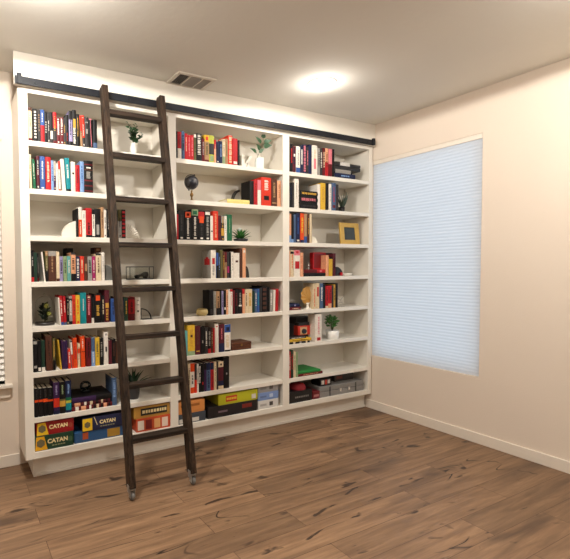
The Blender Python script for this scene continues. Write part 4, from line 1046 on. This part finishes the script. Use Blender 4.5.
    for (h, ck, lab, mk) in ((.05, 'K', 'lowest flat black book between the thick white and peach books', [('v', .15, .85, 'D', .3)]), (.058, 'K', 'flat black book with pink lettering, middle of its pile', [('v', .1, .85, 'PK', .45)]), (.048, 'K', 'flat black book with gold lettering, top of its pile', [('v', .1, .9, 'GD', .4)])):
        flat_book(xa, xb, zz, zz + h, .014, .18, ck, lab, [], mk, grp); zz += h + .0005
    y = .15; p = on_y(284 + 350 / 6.333, 206, y)
    g = thing('grass_tuft', 'dark spiky leaves in a small pot behind the last blue book', 'plant', (p.x + .03, y, z))
    bm = B(); lathe(bm, [(0, 0), (.026, 0), (.032, .06), (.027, .06), (.025, .052), (0, .05)], 22); link('pot', bm, black, g)
    bm = B()
    for i in range(12):
        a = i * 2.399; b = Vector((math.cos(a) * .008, math.sin(a) * .008, .05)); e = b + Vector((math.cos(a) * .06, math.sin(a) * .05, .16 - .003 * i))
        leaf(bm, b, e, .02, (0, -1, .2), fold=.3)
    link('foliage', bm, paint('dull_leaf', (60, 74, 58), rough=.6, var=.3), g)
    # --- far bay, third: cream bookend, gold picture frame
    z = SZ[2]; x = on_y(284 + 178 / 6.333, 240, .04).x
    fluted_fan('fan_bookend', 'small cream shell bookend beside the cream book, on the gold frame shelf', (x, .04, z), .062, False, ivory, t=.03, flutes=5)
    y = .05; xa = on_y(341.4, 234, y).x; xb = on_y(360.2, 234, y).x; h = on_y(350, 222.5, y).z - z; w = xb - xa
    g = thing('picture_frame', 'wide gold picture frame with a small dark picture, leaning back', 'picture frame', (xa, y, z))
    gold = paint('gold_leaf', (206, 166, 84), rough=.4, metal=.35, var=.15, scale=30)
    T = Matrix.Rotation(math.radians(-6), 4, 'X')
    bm = B(); bd = w * .21; bz = h * .21
    for b in ((0, bd, 0, .018, 0, h), (w - bd, w, 0, .018, 0, h), (bd, w - bd, 0, .018, 0, bz), (bd, w - bd, 0, .018, h - bz, h)): bx(bm, *b, M=T, bev=.003)
    link('frame', bm, gold, g)
    bm = B(); bx(bm, bd - .002, w - bd + .002, 0.008, .012, bz - .002, h - bz + .002, M=T); link('picture', bm, paint('dark_picture', (52, 58, 56), rough=.3, var=.5, scale=18), g)
    bm = B(); bx(bm, w * .44, w * .56, 0, .004, 0, h * .75, M=Matrix.Translation((0, .075 + .012, 0)) @ Matrix.Rotation(math.radians(14), 4, 'X')); link('strut', bm, black, g)
    # --- far bay, fourth: flat red book and red box, silver trinket, bookend, small flat pieces
    z = SZ[3]; y = .02
    xa = on_y(284 + 126 / 6.333, 272, y).x; xb = on_y(284 + 266 / 6.333, 272, y).x
    grp = 'books lying flat on the fourth shelf of the far bay'
    flat_book(xa, xb, z, z + .03, y, .2, 'K', 'flat black book under the flat red one', [], [], grp)
    flat_book(xa + .004, xb, z + .0305, z + .062, y + .003, .19, 'R', 'flat pinkish red book lying on the black one', [(0, .6, 'DR')], [('b', .72, .82, 'PK', .5)], grp)
    y2 = .082; xa2 = on_y(284 + 184 / 6.333, 264, y2).x; xb2 = on_y(284 + 266 / 6.333, 264, y2).x - .004; h = on_y(319, 252.2, y2).z - z - .0625
    g = thing('red_box', 'glossy red box standing upright on the flat red book', 'box', (xa2, y2, z + .0625)); w = xb2 - xa2
    rd = paint('red_lacquer', (178, 20, 30), rough=.3, var=.05); rd2 = paint('dark_red_lacquer', (120, 14, 24), rough=.35)
    bm = B(); bx(bm, 0, w, 0, .046, 0, h * .99, bev=.003); link('body', bm, rd, g)
    plaque('front_panel', g, .012, w - .012, .012, h - .012, rd2)
    xs = on_y(284 + 150 / 6.333, 268, .06).x
    g = thing('silver_trinket', 'little silver figure standing before the red box', 'figurine', (xs, .05, z + .0625))
    sv = paint('tarnished_silver', (150, 148, 142), rough=.25, metal=.8)
    bm = B(); lathe(bm, [(0, 0), (.016, 0), (.017, .004), (.008, .008), (.006, .02), (.012, .03), (.01, .042), (.005, .048), (0, .05)], 18); link('body', bm, sv, g)
    bm = B(); sphere(bm, (0, 0, .054), .008, seg=12); link('head', bm, sv, g)
    x = on_y(284 + 331 / 6.333, 274, .04).x
    bm = B(); quarter_plate(bm, .085, 1, 0, .06)
    tag(link('round_bookend', bm, black, None, (x, .04, z)), 'black quarter-round bookend beside the maroon book', 'bookend')
    xa = on_y(284 + 362 / 6.333, 274, .02).x; xb = on_y(284 + 374 / 6.333, 274, .02).x
    bm = B(); bx(bm, 0, xb - xa, 0, .02, 0, .034, bev=.006)
    tag(link('red_block', bm, rd, None, (xa, .02, z)), 'tiny red block in front of the black round bookend', 'ornament')
    xa = on_y(284 + 378 / 6.333, 274, .05).x; xb = on_y(284 + 440 / 6.333, 274, .05).x
    g = thing('shell_dish', 'low pale oblong dish lying on the shelf after the bookend', 'dish', ((xa + xb) / 2, .07, z)); w = (xb - xa) / 2
    bm = B(); lathe(bm, [(0, 0), (w * .7, 0), (w, .02), (w * .94, .022), (w * .66, .005), (0, .004)], 28)
    for v in bm.verts: v.co.y *= .5
    link('dish', bm, ivory, g)
    # --- far bay, fifth: dark flat case, gold shell disc on stand, wire bookend
    z = SZ[4]; xa = on_y(284 + 30 / 6.333, 306, .02).x; xb = on_y(284 + 106 / 6.333, 305, .02).x
    grp = 'books lying flat on the fifth shelf of the far bay'
    flat_book(max(xa, BAYS['R'][0] + .002), xb, z, z + .026, .015, .2, 'DR', 'flat dark red book under the navy one, by the gold shell', [], [('v', .3, .8, 'C', .3)], grp)
    flat_book(max(xa, BAYS['R'][0] + .004), xb - .012, z + .0265, z + .056, .018, .19, 'DB', 'flat navy book lying on the dark red one, by the gold shell', [], [('b', .5, .62, 'LV', .4)], grp)
    y = .055; c = on_y(284 + 150 / 6.333, 295.5, y); r = .081
    g = thing('gold_shell', 'round golden fluted shell ornament on a small white stand', 'ornament', (c.x, y, z))
    gs = paint('amber_shell', (186, 138, 66), rough=.4, var=.25, scale=14)
    bm = B(); n = 44; cz = c.z - z
    cc = bm.verts.new((0, -.018, cz - r * .3)); cb = bm.verts.new((0, .014, cz))
    fr = []
    for i in range(n):
        a = 2 * PI * i / n; k = math.cos(11 * a) * .04
        fr.append(bm.verts.new((r * .92 * (1 + k) * math.cos(a), .004 + .004 * math.cos(11 * a), cz + r * (1 + k) * math.sin(a))))
    for i in range(n):
        bm.faces.new((cc, fr[i], fr[(i + 1) % n])); bm.faces.new((cb, fr[(i + 1) % n], fr[i]))
    link('shell', bm, gs, g)
    bm = B(); lathe(bm, [(0, 0), (.03, 0), (.03, .006), (.012, .012), (.01, max(.02, cz - r)), (.022, max(.028, cz - r + .016)), (0, max(.03, cz - r + .016))], 22); link('stand', bm, ivory, g)
    x = on_y(284 + 344 / 6.333, 303, .03).x
    wire = paint('brushed_wire', (150, 146, 138), rough=.3, metal=.8)
    bm = B()
    tube(bm, [(.0, .02, .002), (.0, .02, .1)], .002, 6); tube(bm, [(.0, .02, .09), (.045, .02, .06), (.09, .02, .1)], .002, 6); tube(bm, [(0, .02, .03), (.05, .02, .045), (.085, .02, .03)], .002, 6)
    tube(bm, [(.0, .02, .002), (.1, .02, .002)], .002, 6); tube(bm, [(.05, .0, .002), (.05, .06, .002)], .002, 6)
    tag(link('wire_bookend', bm, wire, None, (x, .03, z)), 'bent wire bookend beside the last black book under the gold frame shelf', 'bookend')
    # --- far bay, sixth: yellow flat pile, red toy camera and grey box, pot plant
    z = SZ[5]; xa = max(on_y(284 + 30 / 6.333, 340, .02).x, BAYS['R'][0] + .002); xb = on_y(284 + 172 / 6.333, 339, .02).x
    grp = 'books lying flat on the sixth shelf of the far bay'
    flat_book(xa, xb - .02, z, z + .018, .015, .135, 'K', 'flat black book at the bottom of the pile under the red camera', [(.2, .3, 'C'), (.5, .6, 'GR'), (.8, .88, 'C')], [], grp)
    flat_book(xa, xb, z + .0185, z + .042, .015, .135, 'Y', 'flat yellow book on top of a flat black one', [(.5, .6, 'GD')], [('v', .15, .85, 'BR', .3)], grp)
    flat_book(xa + .01, xb - .06, z + .0425, z + .058, .02, .13, 'D', 'flat charcoal book on the yellow one, under the red camera', [], [('v', .1, .9, 'W', .4)], grp)
    y = .08; xa = on_y(284 + 88 / 6.333, 332, y).x; xb = on_y(284 + 166 / 6.333, 331, y).x; z0 = z + .0585; h = on_y(304, 325.6, y).z - z0; w = xb - xa
    g = thing('toy_camera', 'red box camera with a round dark lens on the flat books', 'camera', (xa, y, z0))
    bm = B(); bx(bm, 0, w, 0, .06, 0, h, bev=.006); link('body', bm, paint('red_orange_plastic', (206, 50, 30), rough=.35), g)
    bm = B(); bx(bm, w * .06, w * .94, .002, .058, h - .001, h + .03, bev=.004); link('viewfinder', bm, cs, g)
    plaque('front_plate', g, w * .18, w * .72, h * .08, h * .86, paint('cream_plate', (206, 170, 130), rough=.5), th=.003)
    bm = B(); bmesh.ops.create_cone(bm, cap_ends=True, segments=28, radius1=h * .28, radius2=h * .24, depth=.02, matrix=Matrix.Translation((w * .45, -.011, h * .42)) @ Matrix.Rotation(PI / 2, 4, 'X')); link('lens', bm, paint('dark_lens', (40, 44, 48), rough=.15), g)
    y = .155; xa = on_y(284 + 78 / 6.333, 322, y).x; xb = on_y(284 + 180 / 6.333, 322, y).x; h = on_y(305, 317.2, y).z - z
    g = thing('photo_box', 'dark grey box standing behind the red camera', 'box', (xa, y, z)); w = xb - xa
    dg_ = paint('grey_board', (78, 80, 84), rough=.6, var=.1); dkk = paint('grey_board_dark', (44, 44, 46), rough=.6)
    bm = B(); bx(bm, 0, w, 0, .1, 0, h * .72, bev=.002); link('body', bm, dg_, g)
    bm = B(); bx(bm, -.002, w + .002, -.002, .102, h * .72, h, bev=.002); link('lid', bm, dkk, g)
    y = .08; p = on_y(332.3, 338, y)
    g = thing('pot_plant', 'bushy green plant in a tapered white pot on the sixth shelf', 'plant', (p.x, y, z))
    r = (on_y(337.4, 335, y).x - on_y(327.6, 335, y).x) / 2
    ph = on_y(332.5, 330, y).z - z
    bm = B(); lathe(bm, [(0, 0), (r * .86, 0), (r * .9, .004), (r, ph), (r * .9, ph), (r * .88, ph - .012), (0, ph - .012)], 30); link('pot', bm, vase_w, g)
    bm = B(); lathe(bm, [(0, ph - .010), (r * .885, ph - .011)], 24); link('soil', bm, soil, g)
    bm = B(); bs = B()
    pt = on_y(333, 314.2, y).z - z
    for i in range(16):
        a = i * 2.399; rr = .02 + .05 * ((i * 7) % 5) / 5; hh = ph + (pt - ph) * (.35 + .6 * ((i * 5) % 7) / 7)
        e = Vector((math.cos(a) * rr, math.sin(a) * rr * .9, hh))
        tube(bs, [(0, 0, ph - .012), (e.x * .4, e.y * .4, ph + (hh - ph) * .5), e], .0013, 5)
        for k in range(5):
            b = a + k * 1.3; q = e + Vector((0, 0, -.006 * k))
            leaf(bm, q, q + Vector((math.cos(b) * .034, math.sin(b) * .034, .016 - .008 * (k % 2))), .026, (math.cos(b) * .2, -.5, .8), fold=.2)
    link('stem', bs, stem, g); link('foliage', bm, bright, g)
    # --- far bay, seventh: green folder on a red one
    z = SZ[6]; xa = on_y(284 + 91 / 6.333, 376, .012).x; xb = on_y(284 + 245 / 6.333, 372, .012).x
    grp = 'books lying flat on the seventh shelf of the far bay'
    flat_book(xa, xb, z, z + .022, .012, .24, 'DR', 'flat dark red book underneath the bright green one', [], [('v', .2, .8, 'PE', .3)], grp)
    PAL['BG'] = ('bright green', (34, 128, 58))
    flat_book(xa, xb - .02, z + .0225, z + .042, .016, .235, 'BG', 'bright green book lying flat on a dark red one', [], [], grp)

def games():
    z = SZ[7]; P = lambda n, c, **k: paint('carton_' + n, c, rough=.4, var=.05, **k)
    cream = paint('print_cream', (236, 216, 160), rough=.5); ink = paint('print_ink', (30, 28, 28), rough=.5)
    yel = P('yellow', (238, 196, 40)); amb = P('amber', (230, 170, 30))
    red = P('red', (150, 20, 26)); grn = P('green', (22, 62, 44)); nvy = P('navy', (30, 36, 70)); blu = P('blue', (42, 84, 130))
    gry = paint('print_grey_brown', (110, 100, 70), rough=.5)
    y = .012
    X0 = lambda a, b, yy=y: on_y(a, b, yy).x
    # green box below, red box on it
    x0 = max(X0(34.4, 445), BAYS['L'][0] + .001); x1 = X0(73.6, 440); h1 = .096
    def hexbox(name, label, xa, xb, z0, h, body, panel, word, yy, dd=.24, small=True, hx=True):
        g, w, hh = game_box(name, label, xa, xb, yy, dd, z0, h, body)
        bm = B()
        prism(bm, [(.002, .004), (w * .32, .004), (w * .24, h - .003), (.002 if not hx else w * .04, h - .003)], -.0012, 0); link('corner_panel', bm, panel, g)
        hexagon('hexagon_emblem', g, w * .15, h * .52, h * .30, gry)
        lettering('title_lettering', word, h * .40, cream, g, w * .585, -.0012, h * .56, sx=1.0, bold=.0016, spacing=1.02)
        if small:
            bm = B()
            for k in range(5): bx(bm, w * .44 + k * w * .07, w * .44 + k * w * .07 + w * .055, -.001, 0, h * .22, h * .29)
            link('subtitle_lettering', bm, paint('print_dim', (150, 150, 110), rough=.5), g)
        bm = B(); prism(bm, [(w * .91 + h * .16 * math.cos(PI * i / 8), h * .5 + h * .19 * math.sin(PI * i / 8)) for i in range(16)], -.001, 0); link('seal', bm, paint('print_dull_' + ('rust' if small is False else 'green'), (150, 62, 44) if small is False else (60, 92, 66), rough=.5), g)
        return g
    hexbox('board_game_box', 'green board game box with an amber corner, underneath the red one', x0, x1, z, h1, grn, amb, 'CATAN', y)
    hexbox('board_game_box', 'red board game box with a yellow corner, on top of the green one', x0 + .012, x1 + .004, z + h1 + .0005, .088, red, yel, 'CATAN', y + .006, small=False)
    # blue box with a navy box on it
    xb0 = X0(74.5, 440, .02); xb1 = X0(123.5, 430, .02)
    g, w, h = game_box('board_game_box', 'blue board game box with yellow patch, under the navy one', xb0, xb1, .02, .24, z, .072, blu)
    plaque('picture_panel', g, w * .66, w * .92, .008, .064, P('ochre', (170, 130, 50)))
    plaque('emblem_panel', g, w * .16, w * .27, .02, .066, P('rust', (180, 80, 40)))
    x0 = X0(82.5, 430, .014); x1 = X0(123.8, 424, .014)
    g, w, h = game_box('board_game_box', 'navy board game box with a yellow end, on top of the blue one', x0, x1, .014, .24, z + .0725, .094, nvy)
    plaque('corner_panel', g, .001, w * .23, .006, h - .004, yel)
    hexagon('hexagon_emblem', g, w * .115, h * .5, h * .24, gry)
    lettering('title_lettering', 'CATAN', h * .36, cream, g, w * .6, -.0012, h * .56, bold=.0014)
    bm = B()
    for k in range(6): bx(bm, w * .42 + k * w * .06, w * .42 + k * w * .06 + w * .045, -.001, 0, h * .22, h * .28)
    link('subtitle_lettering', bm, paint('print_dim', (150, 150, 110), rough=.5), g)
    bm = B(); bx(bm, w * .27, w * .285, -.001, 0, h * .1, h * .8, M=Matrix.Translation((w * .1, 0, 0)) @ Matrix.Rotation(-.35, 4, 'Y')); link('spark_mark', bm, cream, g)
    # tan and orange boxes behind the ladder
    x0 = X0(136.4, 428, .012); x1 = X0(171.5, 420, .012)
    g, w, h = game_box('board_game_box', 'orange board game box with white pictures, just behind the lowest ladder step', x0, x1, .012, .24, z, .098, P('orange', (196, 78, 40)))
    for k, (a, c) in enumerate(((.04, (226, 214, 200)), (.26, (120, 30, 30)), (.5, (226, 170, 110)), (.72, (230, 206, 190)))):
        plaque('picture_panel', g, w * a, w * (a + .17), h * .14, h * .84, P('picture_%d' % k, c))
    g, w, h = game_box('board_game_box', 'tan board game box with a black title strip, on the orange one', x0 - .016, x1 - .006, .016, .22, z + .0985, .086, P('tan', (186, 140, 62)))
    plaque('title_panel', g, w * .18, w * .9, h * .22, h * .82, ink)
    bm = B(); zz = w * .22
    while zz < w * .84:
        l = random.choice((.012, .016, .02)); bx(bm, zz, zz + l, -.0022, -.001, h * .4, h * .66); zz += l + .006
    link('title_lettering', bm, cream, g)
    # ---- middle bay
    x0 = BAYS['M'][0] + .002; x1 = X0(185 + 112 / 5.43, 415)
    g, w, h = game_box('board_game_box', 'white and black board game box below the orange carton', x0, x1, .012, .22, z, .076, P('slate', (58, 66, 76)))
    plaque('picture_panel', g, .01, w * .75, h * .1, h * .5, P('white', (206, 202, 194)))
    g, w, h = game_box('board_game_box', 'orange-tan carton stacked on the white and black box', x0, x1 - .008, .012, .22, z + .0765, .094, P('apricot', (206, 134, 70)))
    plaque('picture_panel', g, w * .1, w * .8, h * .55, h * .75, P('ochre_dark', (150, 90, 40)))
    x0 = x1 + .022; x1 = X0(185 + 392 / 5.43, 402)
    g, w, h = game_box('board_game_box', 'long black board game box with small red marks', x0, x1, .012, .26, z, .092, P('black', (26, 24, 28)))
    plaque('title_panel', g, w * .2, w * .38, h * .4, h * .56, P('mauve', (120, 100, 110))); plaque('picture_panel', g, w * .68, w * .88, h * .45, h * .8, P('ember', (120, 36, 30)))
    x0b = X0(185 + 182 / 5.43, 402, .016)
    g, w, h = game_box('board_game_box', 'long lime yellow board game box with a red title, on the black one', x0b, x1 + .008, .016, .25, z + .0925, .086, P('lime', (186, 186, 36)))
    plaque('title_panel', g, w * .18, w * .46, h * .25, h * .78, P('title_red', (190, 52, 36)))
    bm = B()
    for k in range(6): bx(bm, w * (.2 + .042 * k), w * (.2 + .042 * k) + w * .03, -.0024, -.001, h * .42, h * .62)
    link('title_lettering', bm, P('title_yellow', (226, 196, 60)), g)
    plaque('corner_panel', g, w * .84, w * .95, h * .15, h * .6, P('white', (206, 202, 194)))
    x0 = x1 + .012; x1 = X0(185 + 508 / 5.43, 400)
    zz = z
    for (h, c, lab, pn) in ((.072, (210, 208, 204), 'lowest carton of three, white with dark marks, beside the lime game', (70, 66, 64)), (.066, (120, 146, 196), 'light blue carton in the middle of three beside the lime game', (180, 196, 220)), (.076, (150, 148, 146), 'grey carton on top of three beside the lime game', (84, 80, 78))):
        nm = '%d_%d' % (c[0], c[2])
        g, w, hh = game_box('board_game_box', lab, x0, x1, .014, .2, zz, h, P(nm, c))
        plaque('picture_panel', g, w * .55, w * .72, h * .3, h * .75, P(nm + 'p', pn)); plaque('title_panel', g, w * .1, w * .4, h * .35, h * .6, P(nm + 'q', tuple(int(v * .82) for v in c)))
        zz += h + .0005
    # ---- far bay
    x0 = BAYS['R'][0] + .003; x1 = X0(284 + 178 / 6.333, 395, .014)
    g, w, h = game_box('board_game_box', 'black box with faint white lettering at the pillar end of the bottom shelf', x0, x1, .014, .24, z, .1, P('jet', (22, 22, 24)))
    bm = B(); zz = w * .28
    while zz < w * .8:
        bx(bm, zz, zz + .014, -.001, 0, h * .4, h * .55); zz += .02
    link('title_lettering', bm, P('dim_white', (120, 116, 112)), g)
    xc = X0(284 + 84 / 6.333, 390, .09)
    g = thing('cloth_bundle', 'crumpled red cloth bundle lying on the black box', 'cloth', (xc, .09, z + .1005))
    capm = paint('red_cloth', (130, 22, 30), rough=.8, var=.2)
    bm = B(); lathe(bm, [(.074, 0), (.076, .012), (.068, .034), (.046, .05), (.016, .056), (0, .056)], 26)
    for v in bm.verts: v.co.z *= 1 + .12 * math.sin(9 * v.co.x * 10 + v.co.y * 40)
    link('cloth', bm, capm, g)
    # silver latched case and the small boxes on it
    xs0 = X0(284 + 226 / 6.333, 394, .02); xs1 = min(X0(284 + 506 / 6.333, 390, .02), BAYS['R'][1] - .004)
    g = thing('latched_case', 'long silver-grey case with two bright latches', 'case', (xs0, .02, z)); w = xs1 - xs0; h = .098
    sil = paint('silver_grey_plastic', (132, 130, 126), rough=.4, var=.06)
    bm = B(); bx(bm, 0, w, 0, .22, 0, h * .52, bev=.006); link('body', bm, sil, g)
    bm = B(); bx(bm, 0, w, 0, .22, h * .54, h, bev=.006); link('lid', bm, sil, g)
    ch = paint('bright_chrome', (220, 220, 220), rough=.15, metal=.9)
    for a in (.45, .64):
        bm = B(); bx(bm, w * a - .012, w * a + .012, -.006, .002, h * .3, h * .62, bev=.002); link('latch', bm, ch, g)
    for a in (.22, .8):
        bm = B(); bx(bm, w * a - .006, w * a + .006, -.004, .002, .004, h - .006, bev=.001); link('rib', bm, dkm(), g)
    x0 = X0(284 + 182 / 6.333, 398, .016); x1 = xs0 - .003
    g, w, h = game_box('card_game_box', 'small dark red carton between the black box and the silver case', x0, x1, .016, .16, z, .07, P('wine', (110, 28, 36)), cat='card game')
    plaque('title_panel', g, w * .15, w * .85, h * .3, h * .6, P('wine_pale', (170, 110, 110)))
    xa = X0(284 + 230 / 6.333, 388, .04); xb = X0(284 + 300 / 6.333, 386, .04)
    g, w, h = game_box('card_game_box', 'small black carton with white and red squares on the silver case', xa, xb, .04, .12, z + .0985, .062, P('jet', (22, 22, 24)), cat='card game')
    plaque('picture_panel', g, w * .1, w * .34, h * .25, h * .85, P('white2', (214, 208, 200))); plaque('picture_panel', g, w * .42, w * .6, h * .2, h * .9, P('scarlet', (200, 50, 40))); plaque('picture_panel', g, w * .66, w * .86, h * .3, h * .85, P('white2', (214, 208, 200)))
    xa = X0(284 + 320 / 6.333, 385, .1); xb = X0(284 + 440 / 6.333, 380, .1)
    g, w, h = game_box('card_game_box', 'dark carton lying on the far end of the silver case', xa, xb, .1, .12, z + .0985, .075, P('umber', (48, 42, 40)), cat='card game')
    plaque('title_panel', g, w * .1, w * .4, h * .3, h * .7, P('rust_dark', (110, 50, 36)))

def dkm(): return paint('dark_grey_plastic', (70, 68, 66), rough=.5)  # dark grey plastic of the case ribs

# ------------------------------------------------------------------ build everything
build_room()
build_bookcase()
build_rail()
build_ladder()
build_ceiling_fixtures()
build_books()
ornaments()
games()
label_books()

# daylight outside the windows
w = bpy.data.worlds.new('daylight'); SC.world = w; w.use_nodes = True
nt = w.node_tree; bg = nt.nodes['Background']
bg.inputs['Color'].default_value = (.80, .90, 1.0, 1); bg.inputs['Strength'].default_value = 1.15

cd = bpy.data.cameras.new('camera'); co = bpy.data.objects.new('camera', cd); COL.objects.link(co)
cd.sensor_fit = 'HORIZONTAL'; cd.sensor_width = 36.0
cd.lens = FPX / 570.0 * 36.0
cd.shift_x = (285.0 - PCX) / 570.0
cd.shift_y = (PCY - 279.5) / 570.0
cd.clip_start = .05
co.matrix_world = Matrix(((Rt.x, Up.x, -Fw.x, CAM.x), (Rt.y, Up.y, -Fw.y, CAM.y), (Rt.z, Up.z, -Fw.z, CAM.z), (0, 0, 0, 1)))
SC.camera = co
SC.view_settings.view_transform = 'Standard'; SC.view_settings.look = 'None'
SC.view_settings.gamma = 1.0; SC.view_settings.use_curve_mapping = False
SC.view_settings.exposure = 0.0
